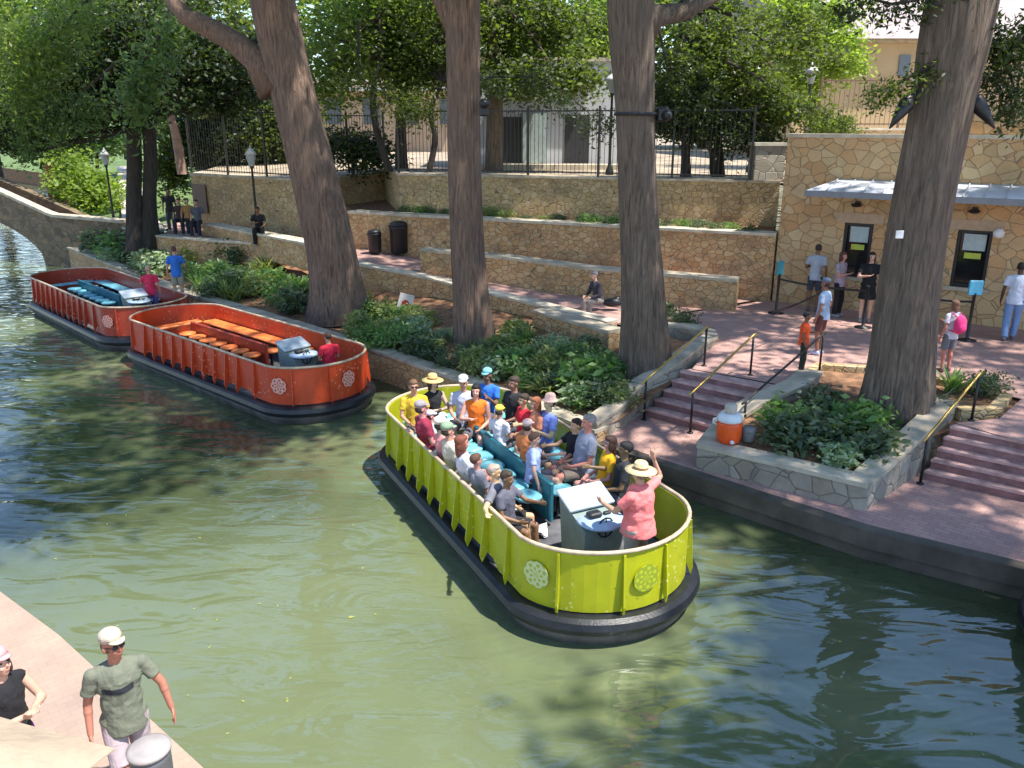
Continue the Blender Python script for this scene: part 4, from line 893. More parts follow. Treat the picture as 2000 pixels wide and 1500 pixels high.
zones = [  # (px range, line from river wall y to upper y, kinds, mats, region text)
    ((120, 330), (535, 470), ['fine', 'broad'], ['plant_dark', 'plant_green', 'plant_dark', 'plant_pale'], 'by the footbridge', 34, 1.7),
    ((370, 600), (600, 505), ['fine', 'broad', 'strap'], ['plant_dark', 'plant_green', 'plant_yellow', 'plant_green'], 'left of the leaning cypress', 36, 1.35),
    ((690, 830), (690, 610), ['fine', 'strap', 'broad'], ['plant_green', 'plant_yellow', 'plant_yellow', 'plant_green'], 'between the first two big trunks', 22, 1.1),
    ((800, 1000), (735, 665), ['fine', 'broad', 'strap'], ['plant_dark', 'plant_green', 'plant_yellow', 'plant_dark', 'plant_pale'], 'below the second big trunk', 26, 1.0),
    ((980, 1200), (775, 680), ['fine', 'broad', 'strap'], ['plant_dark', 'plant_green', 'plant_green', 'plant_pale', 'plant_yellow'], 'between the second and third big trunks', 38, 1.0),
]
rr = random.Random(4)
for (xa, xb), (ylo, yhi), kinds, mats, where, n, sc_ in zones:
    for i in range(n):
        px = rr.uniform(xa, xb); t = rr.random(); py = ylo-(ylo-yhi)*t+(px-(xa+xb)/2)*.28
        h = soil_hit(px, py)
        if h is None: continue
        k = rr.choice(kinds); mt = rr.choice(mats)
        plant(k, mt, h.x, h.y, h.z-.03, sc_*rr.uniform(.65, 1.15), '%s %s plant in the riverside bed %s' % (CW[mt], KW[k], where), 'bed plants %s' % where)
for px, py, z, k, mt, s_, lb in ((1150, 765, .75, 'broad', 'plant_green', 1.6, 'bright green leafy shrub spilling over the bed behind the lime boat'), (1130, 790, .7, 'broad', 'plant_pale', .9, 'whitish leafed shrub low behind the lime boat passengers'),
                                 (970, 690, .8, 'strap', 'plant_pale', .8, 'silvery spiky plant in the middle of the riverside bed'), (1330, 640, 1.15, 'fine', 'plant_dark', 1.0, 'small dark shrub inside the curl of the stair wall'),
                                 (1290, 625, 1.1, 'broad', 'plant_dark', 1.0, 'dark shrub right behind the third big trunk'), (860, 400, 3.0, 'broad', 'plant_dark', 1.5, 'round dark shrub on the strip left of the second big trunk')):
    p = at(px, py, z); plant(k, mt, p.x, p.y, z, s_, lb)
# planter shrubs
for px, py, z, k, mt, s_, lb in ((1530, 845, .85, 'broad', 'plant_green', 1.15, 'green shrub at the left corner inside the stone planter'), (1545, 880, .82, 'broad', 'plant_dark', 1.2, 'dark shrub at the front left inside the stone planter'),
                                 (1610, 870, .85, 'broad', 'plant_dark', 1.25, 'dark shrub in the centre of the stone planter'), (1680, 855, .9, 'broad', 'plant_green', 1.35, 'lush mid-green shrub at the right of the stone planter'),
                                 (1600, 820, .95, 'broad', 'plant_dark', 1.15, 'dark shrub at the back of the stone planter near the trunk'), (1700, 895, .85, 'broad', 'plant_dark', 1.1, 'dark low shrub at the front right inside the stone planter'),
                                 (1640, 910, .82, 'broad', 'plant_pale', .85, 'white variegated plant at the front of the stone planter'), (1700, 925, .82, 'strap', 'plant_pale', .5, 'small white spider plant in the front corner of the stone planter'),
                                 (1860, 765, 1.22, 'strap', 'plant_green', .95, 'bright green grassy clump right of the massive planter tree'), (1815, 800, 1.2, 'strap', 'plant_dark', 1.0, 'dark spiky clump at the foot of the massive planter tree'),
                                 (1925, 770, 1.22, 'fine', 'plant_dark', 1.0, 'dark rounded shrub beside the top of the wide right steps'), (1650, 835, .9, 'fine', 'plant_green', 1.0, 'fine-leaved light green shrub in the middle of the stone planter')):
    p = at(px, py, z); plant(k, mt, p.x, p.y, z, s_, lb)
# wall-top strip plants
for i in range(26):
    t = (i+.5)/26; p = a.lerp(b2, .12+.86*t); mt = rr.choice(['plant_dark', 'plant_green', 'plant_dark', 'plant_yellow'])
    plant('fine', mt, p.x+rr.uniform(-.2, .2), p.y+rr.uniform(.5, 1.0), 2.97, rr.uniform(.5, .85), '%s creeping plant on top of the middle retaining wall' % CW[mt], 'creepers on the middle retaining wall')

# ------------------------------------------------------------------ lamp posts, bins, posts, cooler, sign
def lamp_post(p, h, label, capw=.22):
    r = empty('lamp_post', p, 0, label, 'lamp post')
    m = MB(); m.lathe([(.14, 0), (.14, .12), (.07, .3), (.045, .5), (.04, h-.5), (.07, h-.45), (.07, h-.4)], 12); m.build('post', M['iron'], r, True)
    m = MB(); m.lathe([(.09, h-.40), (.16, h-.15), (.17, h-.02)], 10); m.build('lantern', paint('frosted_lantern', (.34, .36, .34), .4), r)
    m = MB(); m.lathe([(capw, h-.02), (capw*.6, h+.10), (.03, h+.22), (.02, h+.3)], 12); m.build('cap', paint('lamp_cap_white', (.50, .49, .46), .5), r, True)
p = at(505, 470, 1.9); lamp_post(p, 2.95, 'lamp post with pale lantern in front of the tall left wall')
p = at(224, 440, 1.7); lamp_post(p, 2.9, 'lamp post with pale lantern at the end of the footbridge')
p = atd(1190, 345, 25.5); p = atd(1190, 345, 28.6); lamp_post(Vector((p.x, 28.6, 4.2)), 3.0, 'tall lamp post with white cap just left of the third big trunk', .30)
for k, (px, lb) in enumerate(((1480, 'white-capped lamp post among leaves above the stone pier'), (1585, 'white-capped lamp post in front of the tan building'))):
    q = atd(px, 140, 30); lamp_post(Vector((q.x, 30, 4.2)), q.z-4.2, lb, .28)
def bin_(p, s_, label, lid=False):
    r = empty('waste_bin', p, 0, label, 'bin', 'black bins at the foot of the middle wall')
    m = MB(); m.lathe([(.26*s_, 0), (.30*s_, .05), (.32*s_, .85*s_), (.34*s_, .88*s_), (.34*s_, .94*s_)], 18); m.build('body', M['black'], r, True)
    m = MB(); m.lathe([(.33*s_, .942*s_), (.30*s_, 1.05*s_), (.12*s_, 1.12*s_)], 18); m.build('lid', M['black'], r, True)
bin_(at(733, 494, 1.85), .68, 'smaller black waste bin, left of the pair at the wall')
bin_(at(780, 494, 1.83), .92, 'larger black waste bin, right of the pair at the wall')

def stanchion(p, h, label, plate=None, pc=None):
    r = empty('queue_post', p, 0, label, 'queue post', 'queue posts on the plaza')
    m = MB(); m.lathe([(.20, 0), (.20, .02), (.06, .04), (.035, .08), (.035, h), (.05, h+.02)], 14); m.build('post', M['black'], r, True)
    if plate:
        m = MB(); m.box(-plate[0], plate[0], -.03, .03, h-.02, h+plate[1], bev=.01); m.build('sign_plate', pc, r)
    return r
teal_s = paint('teal_plate', (.03, .22, .26), .4); blue_s = paint('sky_blue_plate', (.08, .42, .62), .4)
s1 = at(1515, 612, 1.25); s2 = at(1888, 665, 1.25); s3 = at(1685, 640, 1.25); s4 = at(1490, 640, 1.25)
stanchion(s1, 1.0, 'queue post with teal plate at the left corner of the ticket building', (.09, .34), teal_s)
stanchion(s2, 1.05, 'queue post with bright blue plate in front of the right ticket window', (.15, .30), blue_s)
stanchion(s3, .98, 'plain black queue post in front of the left ticket window')
def belt(a_, b_, label):
    a_ = Vector(a_)+Vector((0, 0, .88)); b_ = Vector(b_)+Vector((0, 0, .88)); m = MB(); n = 8; vs = []
    for i in range(n+1):
        t = i/n; q = a_.lerp(b_, t)-Vector((0, 0, .05*math.sin(PI*t)))-a_; vs += [q+Vector((0, .003, -.025)), q+Vector((0, .003, .025)), q+Vector((0, -.003, .025)), q+Vector((0, -.003, -.025))]
    fs = []
    for i in range(n):
        for k in range(4): fs.append((i*4+k, i*4+(k+1) % 4, i*4+4+(k+1) % 4, i*4+4+k))
    m.add(vs, fs); o = m.build('queue_belt', M['black']); o.location = a_; tag(o, label, 'belt', 'queue belts')
belt(s1, s3, 'black queue belt between the corner post and the left ticket window')
belt(s2, s2+Vector((-1.0, .8, 0)), 'short black queue belt left of the blue-plated queue post')
belt(at(1500, 690, 1.25), at(1600, 640, 1.25), 'black queue belt beside the couple near the steps')

# orange drink cooler standing on the planter wall
q = at(1425, 868, .89); r = empty('drink_cooler', (q.x, q.y+.1, .90), 0, 'round orange drink cooler with white lid on the corner of the planter wall', 'cooler')
m = MB(); m.lathe([(.15, 0), (.185, .03), (.20, .12), (.205, .33), (.19, .37)], 22); m.build('body', paint('cooler_orange', (.85, .10, .012), .4), r, True)
m = MB(); m.lathe([(.20, .372), (.205, .40), (.19, .46), (.14, .50)], 22); m.build('lid', M['white'], r, True)
m = MB(); m.tube([(-.20, 0, .3), (-.27, 0, .33), (-.27, 0, .40), (-.20, 0, .42)], .015, 6); m.build('handle', M['white'], r, True)
m = MB(); m.box(-.03, .03, -.26, -.20, .05, .10, bev=.01); m.build('tap', M['white'], r)
m = MB(); m.lathe([(.09, 0), (.10, .05), (.10, .13), (.06, .16)], 16); o = m.build('cup_stack', paint('cream_cup', (.50, .44, .36), .7), None, True); o.location = (q.x, q.y+.1, 1.402); tag(o, 'cream tub standing on top of the orange drink cooler', 'tub')
m = MB(); m.lathe([(.07, 0), (.10, .02), (.11, .22), (.09, .25)], 14); o = m.build('cup_dispenser', paint('grey_cup', (.20, .20, .20), .6), None, True); o.location = (q.x+.33, q.y+.12, .90); tag(o, 'small pale grey cup dispenser right of the orange drink cooler', 'cup dispenser')
# little red and white sign in the garden
q = at(792, 612, 1.0); r = empty('garden_sign', (q.x, q.y, .85), .4, 'small tilted white garden sign with a red emblem, between the first two big trunks', 'sign')
m = MB(); m.tube([(0, 0, 0), (0, 0, .35)], .015, 6); m.build('stake', M['iron'], r)
m = MB(); m.box(-.20, .20, -.012, .012, -.26, .26, M=Matrix.Translation((0, 0, .42)) @ Matrix.Rotation(.3, 4, 'Y')); m.build('board', paint('sign_board', (.62, .55, .52), .6), r)
m = MB(); Mx = Matrix.Translation((0, -.0155, .42)) @ Matrix.Rotation(.3, 4, 'Y'); m.prism([(.10*math.cos(k*PI/9), .10*math.sin(k*PI/9)) for k in range(18)], -.003, .003); m.v = [tuple(Mx @ Matrix.Rotation(PI/2, 4, 'X') @ Vector(v)) for v in m.v]; m.build('emblem', paint('sign_red', (.45, .04, .04), .6), r)

#PART2
# ------------------------------------------------------------------ river barges
def bl_outline(L, a, W, off=0.0, n=1.9, step=.16):
    L = L+2*off; W = W+2*off; a = a+off; e = 2/n; pts = []
    for t in np.linspace(0, PI/2, 13): pts.append((L/2-a+a*math.cos(t)**e if t < PI/2-1e-6 else L/2-a, W/2*math.sin(t)**e))
    P_ = pts+[(-x, y) for x, y in pts[::-1]]+[(-x, -y) for x, y in pts[1:]]+[(x, -y) for x, y in pts[::-1][1:]][:-1]
    out = [P_[0]]
    for p in P_[1:]:
        if math.hypot(p[0]-out[-1][0], p[1]-out[-1][1]) > .03: out.append(p)
    if math.hypot(out[0][0]-out[-1][0], out[0][1]-out[-1][1]) < .03: out.pop()
    # densify
    R = []
    for i, p in enumerate(out):
        q = out[(i+1) % len(out)]; d = math.hypot(q[0]-p[0], q[1]-p[1]); k = max(1, int(round(d/step)))
        for j in range(k): R.append((p[0]+(q[0]-p[0])*j/k, p[1]+(q[1]-p[1])*j/k))
    return R
def loop_band(mb, A, za, B, zb, flip=False):
    n = len(A); vs = [(p[0], p[1], za) for p in A]+[(p[0], p[1], zb) for p in B]
    fs = [(i, (i+1) % n, n+(i+1) % n, n+i) for i in range(n)]
    if flip: fs = [f[::-1] for f in fs]
    mb.add(vs, fs)
def boat(X, Y, ang, L, a, W, panel, seat, seat_l, label, emb, open_mid=True, nst=7, cons_x=None, ribmat=None, seats=True, console=True):
    r = empty('river_barge', (X, Y, 0), ang, label, 'boat', 'open river barges')
    N = lambda off: bl_outline(L, a, W, off)
    base = bl_outline(L, a, W, 0); n = len(base)
    nrm = []
    for i in range(n):
        t = Vector(base[(i+1) % n])-Vector(base[i-1]); t.normalize(); nrm.append(Vector((t.y, -t.x)))
    if nrm[0].x < 0: nrm = [-v for v in nrm]
    def off(d): return [(p[0]+m.x*d, p[1]+m.y*d) for p, m in zip(base, nrm)]
    # hull
    m = MB(); loop_band(m, off(-.10), -.3, off(.04), -.02); loop_band(m, off(.04), -.02, off(.10), .10); loop_band(m, off(.10), .10, off(.10), .16)
    m.add([(p[0], p[1], -.3) for p in off(-.10)], [tuple(range(n))]); m.build('hull', M['skirt'], r, True)
    m = MB(); prof = [(.08, .16), (.165, .19), (.19, .26), (.165, .34), (.10, .375), (-.03, .38)]
    for (o0, z0), (o1, z1) in zip(prof[:-1], prof[1:]): loop_band(m, off(o0), z0, off(o1), z1)
    m.build('rub_rail', M['rubber'], r, True)
    m = MB(); m.add([(p[0], p[1], .362) for p in off(-.02)], [tuple(range(n))]); m.build('floor', M['deck'], r)
    # wall; mid part floats above the deck between the ribs
    mid = [abs(base[i][0]) < L/2-a-.55 and open_mid for i in range(n)]
    m = MB()
    zb = [(.50 if mid[i] else .40) for i in range(n)]; O = off(0); I = off(-.035); vs = []
    for i in range(n): vs += [(O[i][0], O[i][1], zb[i]), (O[i][0], O[i][1], 1.17), (I[i][0], I[i][1], 1.17), (I[i][0], I[i][1], zb[i])]
    fs = []
    for i in range(n):
        j = (i+1) % n
        for k in range(4): fs.append((i*4+k, j*4+k, j*4+(k+1) % 4, i*4+(k+1) % 4))
    m.add(vs, fs); m.build('side_panel', panel, r, False)
    m = MB(); m.tube([(p[0], p[1], 1.185) for p in off(.0)], .027, 8, closed=True); m.build('top_rail', M['rim'], r, True)
    # ribs
    def rib(i, w_top=.035, w_bot=.13, zt=1.15, zlo=.39, th=.028):
        p = Vector(base[i]); q = nrm[i]; t = Vector((-q.y, q.x)); mb = MB(); vs = []
        for s_ in (-th/2, th/2):
            for d, z in ((.002, zt), (w_top, zt), (w_bot, zlo+.10), (w_bot*.75, zlo), (.002, zlo+.16)):
                v = p+q*d+t*s_; vs.append((v.x, v.y, z))
        mb.add(vs, [(0, 1, 2, 3, 4), (9, 8, 7, 6, 5)]+[(k, k+5, (k+1) % 5+5, (k+1) % 5) for k in range(5)])
        mb.build('rib', ribmat or panel, r)
    last = None; acc = 0
    for i in range(n):
        p = Vector(base[i]); spc = .34 if mid[i] else .62
        if any(e_ and (p.x-e_[1])**2+(p.y-e_[2])**2 < .06 for e_ in emb): acc += .16; continue
        if last is None or acc >= spc: rib(i, w_bot=.12 if mid[i] else .085); last = i; acc = 0
        acc += (Vector(base[(i+1) % n])-p).length
    # inner lime uprights are part of the panel; benches
    if seats:
        for s_ in (-1, 1):
            m = MB(); m.box(-L/2+.75, 1.35, s_*(W/2-.26)-.20, s_*(W/2-.26)+.20, .74, .80, bev=.02); b_ = m.build('bench', seat_l, r)
            m = MB()
            for x in np.arange(-L/2+1.0, 1.3, 1.1): m.box(x-.03, x+.03, s_*(W/2-.26)-.12, s_*(W/2-.26)+.12, .364, .738)
            m.box(-L/2+.97, 1.2, s_*(W/2-.26)-.02, s_*(W/2-.26)+.02, .69, .737)
            m.build('bench_leg', M['black'], b_)
        m = MB(); m.box(-L/2+.42, -L/2+.72, -W/2+.42, W/2-.42, .74, .80, bev=.02); m.build('stern_bench', seat_l, r)
        m = MB(); m.box(-L/2+1.5, 1.05,   .02, .09, .42, 1.04, bev=.02); m.build('seat_divider', seat, r)
        x0 = -L/2+1.75; st = (.80-x0)/(nst-1)
        for s_ in (-1, 1):
            for k in range(nst):
                m = MB(); m.lathe([(.05, 0), (.19, .0), (.21, .03), (.20, .055), (.10, .07)], 16, (x0+st*k, .055+s_*.25, .76)); so_ = m.build('stool', seat_l, r, True)
                m = MB(); m.lathe([(.09, 0), (.09, .02), (.03, .04), (.03, .395)], 10, (x0+st*k, .055+s_*.25, .364)); m.build('pedestal', M['black'], so_, True)
    if console:
        cx = cons_x; cr_ = empty('console', (cx+.03, -.02, .364), 0); cr_.parent = r; cr_.scale = (.9, .84, .94)
        m = MB(); yy = .36
        m.add([(-.30, -yy, 0), (.20, -yy*.9, 0), (.20, yy*.9, 0), (-.30, yy, 0), (-.42, -yy, .98), (.28, -yy*.95, .72), (.28, yy*.95, .72), (-.42, yy, .98)],
              [(3, 2, 1, 0), (0, 1, 5, 4), (1, 2, 6, 5), (2, 3, 7, 6), (3, 0, 4, 7), (4, 5, 6, 7)])
        m.build('body', M['console_grey'], cr_)
        m = MB(); Mr = Matrix.Translation((-.18, 0, .935)) @ Matrix.Rotation(.36, 4, 'Y'); m.box(-.30, .14, -.40, .40, -.02, .035, Mr, bev=.015); m.build('cover', M['console_white'], cr_)
        m = MB(); m.lathe([(.30, 0), (.34, .03), (.33, .06)], 20, (.16, 0, .76), 1, 1.1); m.build('helm_top', paint('helm_blue_grey', (.36, .46, .58), .3), cr_, True)
        m = MB(); m.box(.02, .16, -.18, .04, .822, .90, bev=.02); m.box(.06, .12, .1, .22, .822, .86, bev=.01); m.build('instruments', M['black'], cr_)
        m = MB(); m.tube([(.30+.0*k, .14*math.cos(k*PI/6), .74+.14*math.sin(k*PI/6)) for k in range(12)], .012, 6, closed=True); m.tube([(.30, -.13, .74), (.30, .13, .74)], .01, 6); m.tube([(.30, 0, .61), (.30, 0, .87)], .01, 6); m.build('steering_wheel', M['black'], cr_)
        m = MB(); m.box(.205, .24, -.24, -.06, .10, .26, bev=.01); m.build('notice', M['white'], cr_)
    # emblems on the bow panels
    for s_, mt in zip((-1, 1), emb):
        if mt is None: continue
        # find outline index at bow quarter
        mt, ex, ey = mt
        best = min(range(n), key=lambda i: (base[i][0]-ex)**2+(base[i][1]-ey)**2)
        p = Vector(base[best]); q = nrm[best]; m = MB()
        m.lathe([(.0, 0), (.17, 0), (.175, .012), (.0, .014)], 28); e = m.build('emblem', mt, r)
        e.location = (p.x+q.x*.012, p.y+q.y*.012, .80); e.rotation_euler = Vector((q.x, q.y, 0)).to_track_quat('Z', 'Y').to_euler()
    return r
LB = (.048, 11.545, -1.106, 6.77)
lime = boat(LB[0], LB[1], LB[2], 6.77, 1.0, 2.39, M['lime'], M['teal'], M['teal_light'], 'lime green open tour barge full of seated passengers, in mid river', ((M['emblem'], 2.74, -1.11), (M['emblem_dim'], 3.38, .0)), cons_x=2.25)
red2 = boat(-6.447, 18.91, -.733, 7.9, 1.0, 2.39, M['red'], M['red_dark'], M['orange_light'], 'empty orange-red open barge with orange seats, moored nearest the lime barge', ((M['emblem_red'], 3.28, -1.06), (M['emblem_red'], 3.95, .11)), cons_x=2.45)
red1 = boat(-12.376, 24.68, -.794, 7.9, 1.0, 2.39, M['red_dark'], M['teal'], M['teal_light'], 'empty brick-red open barge with teal seats, moored farthest upstream near the footbridge', ((M['emblem_red'], 3.28, -1.06), None), cons_x=2.6)
bq = at(2000, 1210, .3); dirb = Vector((.95, -.30)).normalized()
boat(bq.x+3.35+.05, bq.y-1.2, math.atan2(1.2, -3.3), 6.9, 1.0, 2.3, paint('dark_panel', (.03, .035, .05), .4), M['teal'], M['teal_light'], 'dark barge of which only the black bow shows at the right edge', (None, None), cons_x=2.2, seats=False, console=False)
def bw(b, x, y, z):   # boat local -> world
    X, Y, a_ = b; return Vector((X+x*math.cos(a_)-y*math.sin(a_), Y+x*math.sin(a_)+y*math.cos(a_), z))
lb = LB[:3]
p = bw(lb, 1.12, -.60, .364); m = MB(); m.lathe([(.10, 0), (.09, .02), (.085, .38), (.095, .40)], 16); o = m.build('black_canister', M['black'], None, True); o.location = p; tag(o, 'black cylinder standing on the lime barge deck in front of the console', 'canister')
m = MB(); m.lathe([(.08, .402), (.075, .44), (.03, .46)], 16); m.build('lid', paint('grey_lid', (.45, .46, .45), .5), o, True)

# ------------------------------------------------------------------ people
def remesh(mb, voxel, mat, name, parent, smooth=4, noise_amp=0):
    me = mb.mesh(name); o = bpy.data.objects.new(name, me); C.objects.link(o)
    md = o.modifiers.new('r', 'REMESH'); md.mode = 'VOXEL'; md.voxel_size = voxel
    ms = o.modifiers.new('s', 'SMOOTH'); ms.factor = .5; ms.iterations = smooth
    dg = bpy.context.evaluated_depsgraph_get(); dg.update()
    me2 = bpy.data.meshes.new_from_object(o.evaluated_get(dg)); bpy.data.objects.remove(o); bpy.data.meshes.remove(me)
    me2.name = name; me2.materials.clear(); me2.materials.append(mat)
    if noise_amp:
        co_ = np.empty(len(me2.vertices)*3, np.float32); me2.vertices.foreach_get('co', co_); co_ = co_.reshape(-1, 3)
        nn = np.empty(len(me2.vertices)*3, np.float32); me2.vertices.foreach_get('normal', nn); nn = nn.reshape(-1, 3)
        d = np.sin(co_[:, 0]*31+np.sin(co_[:, 2]*17)*2.2)*np.cos(co_[:, 2]*23+co_[:, 1]*19)
        co_ += nn*(d*noise_amp)[:, None]; me2.vertices.foreach_set('co', co_.ravel())
    me2.polygons.foreach_set('use_smooth', [True]*len(me2.polygons)); me2.update()
    o2 = bpy.data.objects.new(name, me2); C.objects.link(o2); o2.parent = parent; return o2
def cap_tube(mb, p, q, r0, r1, n=12, ends=True):
    """tapered limb with rounded ends"""
    p = Vector(p); q = Vector(q); L = (q-p).length; pts = []; rr_ = []
    for i in range(7): t = i/6; pts.append(p.lerp(q, t)); rr_.append(r0+(r1-r0)*t)
    mb.tube(pts, rr_, n)
    if ends: mb.ell(p, r0*.99, 10, 6); mb.ell(q, r1*.99, 10, 6)
ARMS = {  # elbow, wrist relative to shoulder, for the right arm (x outward)
    'down': ((.06, -.03, -.27), (.08, .05, -.51)), 'walk_f': ((.08, .07, -.25), (.07, .25, -.42)), 'walk_b': ((.10, -.12, -.24), (.12, -.10, -.48)),
    'lap': ((.05, .06, -.26), (-.05, .28, -.34)), 'fold': ((.07, .10, -.24), (-.14, .25, -.20)), 'rail': ((.22, -.05, -.14), (.44, .02, -.10)),
    'up': ((.20, .06, .10), (.10, .12, .34)), 'fwd': ((.05, .22, -.16), (.0, .46, -.12)), 'hip': ((.20, -.06, -.20), (.05, .06, -.36)),
    'wide': ((.14, .02, -.24), (.24, .10, -.47)), 'phone': ((.04, .10, -.25), (-.06, .30, -.06)), 'helm': ((.08, .16, -.22), (.02, .40, -.20)), 'face': ((.06, .16, -.20), (-.04, .22, .04)), 'push': ((.12, -.02, -.26), (.14, .16, -.44))}
def person(label, loc, yaw, pose='stand', H=1.72, sk=(.45, .25, .17), hair=(.04, .025, .015), hairlen=0, shirt=(.5, .5, .5), sleeve='short', bottom='shorts', bcol=(.1, .1, .12),
           arms=('down', 'down'), hat=None, hatcol=(.6, .5, .35), shoe=(.3, .3, .3), vox=.014, build=1.0, head_yaw=0.0, head_pitch=.0, lean=0.0, legs='stand', seat=.45, group=None, fingers=True, collar=None, stripe=None, shoe_on=True, glasses=False):
    s_ = H/1.75; r = empty('person', loc, yaw-PI/2, label, 'person', group); r.scale = (s_,)*3
    B = MB(); bw_ = build
    hz = .93 if pose != 'sit' else seat/s_+.11
    pel = Vector((0, 0, hz)); up = Vector((0, math.sin(lean), math.cos(lean)))
    T = lambda x, y, z: Vector((x, y, 0))+pel+up*z      # torso coords, z from pelvis
    sh_w = .185*(.5+.5*bw_)
    # torso
    def torso(mb, g=0.0, lo=-.06, top=.52):
        mb.ell(T(0, 0, .36), (.155*bw_+g, .105*bw_+g, .19+g*.5)); mb.ell(T(0, .005*bw_, .16), (.142*bw_+g, .105*bw_**1.6+g, .18+g*.5)); mb.ell(T(0, -.005, 0), (.16*bw_+g, .118*bw_+g, .13+g*.3))
        mb.ell(T(0, -.01, .455), (sh_w*.96+g*.6, .075+g, .062+g*.5)); [cap_tube(mb, T(e*.02, -.012, .505), T(e*sh_w*.93, -.01, .452), .046+g*.7, .050+g*.6) for e in (1, -1)]; cap_tube(mb, T(0, 0, 0), T(0, 0, .40), .115*bw_+g, .12*bw_+g)
    torso(B)
    nk = T(0, 0, .52); hd = T(0, .015, 0)+up*.70
    cap_tube(B, T(0, 0, .44), T(0, .01, .62), .058, .052)
    # head
    Rh = Matrix.Rotation(head_yaw, 3, 'Z') @ Matrix.Rotation(-head_pitch-lean*.3, 3, 'X')
    hp = lambda x, y, z: hd+Rh @ Vector((x, y, z))
    B.ell(hp(0, -.008, .025), (.076, .092, .088), 16, 12, Rh); B.ell(hp(0, .022, -.045), (.056, .066, .068), 14, 10, Rh); B.ell(hp(0, .040, -.092), (.032, .034, .024), 10, 6, Rh)
    B.ell(hp(0, .096, -.018), (.013, .018, .022), 8, 6, Rh); B.ell(hp(0, .088, .002), (.010, .013, .026), 8, 6, Rh)
    for e in (-1, 1):
        B.ell(hp(e*.078, -.004, -.01), (.012, .02, .030), 8, 6, Rh); B.ell(hp(e*.033, .072, -.035), (.02, .018, .02), 8, 6, Rh)
    B.ell(hp(0, .078, .034), (.046, .014, .010), 8, 6, Rh)
    # arms
    wr = {}
    for e, k in ((1, arms[0]), (-1, arms[1])):
        E_, W_ = ARMS[k] if isinstance(k, str) else k
        S = T(e*(sh_w-.005), -.01, .46); El = S+Vector((e*E_[0], E_[1], E_[2])); Wr = S+Vector((e*W_[0], W_[1], W_[2]))
        El = S+(El-S).normalized()*.285; Wr = El+(Wr-El).normalized()*.25
        cap_tube(B, S, El, .048*bw_**.5, .037); cap_tube(B, El, Wr, .038, .026); B.ell(El.lerp(Wr, .25), .040, 10, 6)
        wr[e] = (S, El, Wr)
        # hand: palm, four fingers, thumb
        f = (Wr-El).normalized(); side = Vector((0, 1, 0)) if abs(f.y) < .75 else Vector((e*.3, 0, 1)); side = (side-f*side.dot(f)).normalized(); pn = f.cross(side)*e
        Mx = Matrix((side, pn, f)).transposed()
        B.ell(Wr+f*.045, (.040, .018, .052), 10, 8, Mx)
        if fingers:
            for q, (o_, ln) in enumerate(((.029, .070), (.010, .080), (-.010, .074), (-.028, .058))):
                a0 = Wr+f*.080+side*o_; a1 = a0+f*ln*.55-pn*(.010)+side*o_*.15; a2 = a1+f*ln*.35-pn*.022
                cap_tube(B, a0-f*.02, a1, .0098, .009, 6, False); cap_tube(B, a1, a2, .009, .0075, 6)
            a0 = Wr+f*.022+side*.034; a1 = a0+(side*.8+f*.9).normalized()*.04-pn*.008; a2 = a1+(f*.95+side*.15-pn*.3).normalized()*.03
            cap_tube(B, a0-side*.012, a1, .0125, .011, 6); cap_tube(B, a1, a2, .0105, .008, 6)
        else: B.ell(Wr+f*.095, (.032, .014, .045), 8, 6, Mx)
    # legs
    legp = {}
    for e in (1, -1):
        Hp = pel+Vector((e*.088*bw_**.5, 0, -.03))
        if pose == 'sit':
            Kn = Hp+Vector((e*.05, .41, .01)); An = Vector((Kn.x+e*.005, Kn.y+.02, .085)) if seat/s_ < .62 else Kn+Vector((0, .06, -.40))
        else:
            st = {'stand': (.0, .0), 'walk': (.20*e, .0), 'step': (.12*e, 0)}[legs][0]
            An = Vector((e*(.10 if legs == 'stand' else .075), st, .085+(.06 if (legs == 'walk' and st < 0) else 0))); Kn = (Hp+An)/2+Vector((e*.01, .035+(abs(st)*.3 if st else 0), .01))
        legp[e] = (Hp, Kn, An)
        cap_tube(B, Hp, Kn, .082*bw_**.4, .054); cap_tube(B, Kn, An, .053, .036); B.ell(Kn.lerp(An, .28)-Vector((0, .012, 0)), (.055, .058, .11)); B.ell(An+Vector((0, .045, -.035)), (.04, .105, .038))
    body = remesh(B, vox, skin(sk), 'body', r, 2)
    # shirt
    S_ = MB(); torso(S_, .014)
    if pose != 'sit' or True:
        S_.tube([T(0, 0, .14), T(0, 0, -.03), T(0, .0, -.095)], [.13*bw_, .155*bw_, .162*bw_], 20)
        v0 = len(S_.v)
    if sleeve != 'none':
        fr = {'short': .62, 'long': 1.0}[sleeve]
        for e in (1, -1):
            S0, El, Wr = wr[e]; S_.ell(S0, .060*bw_**.3, 10, 8); S_.tube([S0, S0.lerp(El, fr*.5), S0.lerp(El, fr)], [.060*bw_**.3, .059*bw_**.3, .062*bw_**.3 if sleeve == 'short' else .048], 14)
            if sleeve == 'long': S_.ell(El, .047, 10, 6); S_.tube([El, El.lerp(Wr, .95)], [.047, .036], 12)
    so2 = remesh(S_, vox, fabric(shirt), 'shirt', r, 1, .005)
    # y-squash hem tube is part of the remesh; bottoms
    bt = MB()
    bt.ell(pel+Vector((0, -.005, -.01)), (.172*bw_, .130*bw_, .125))
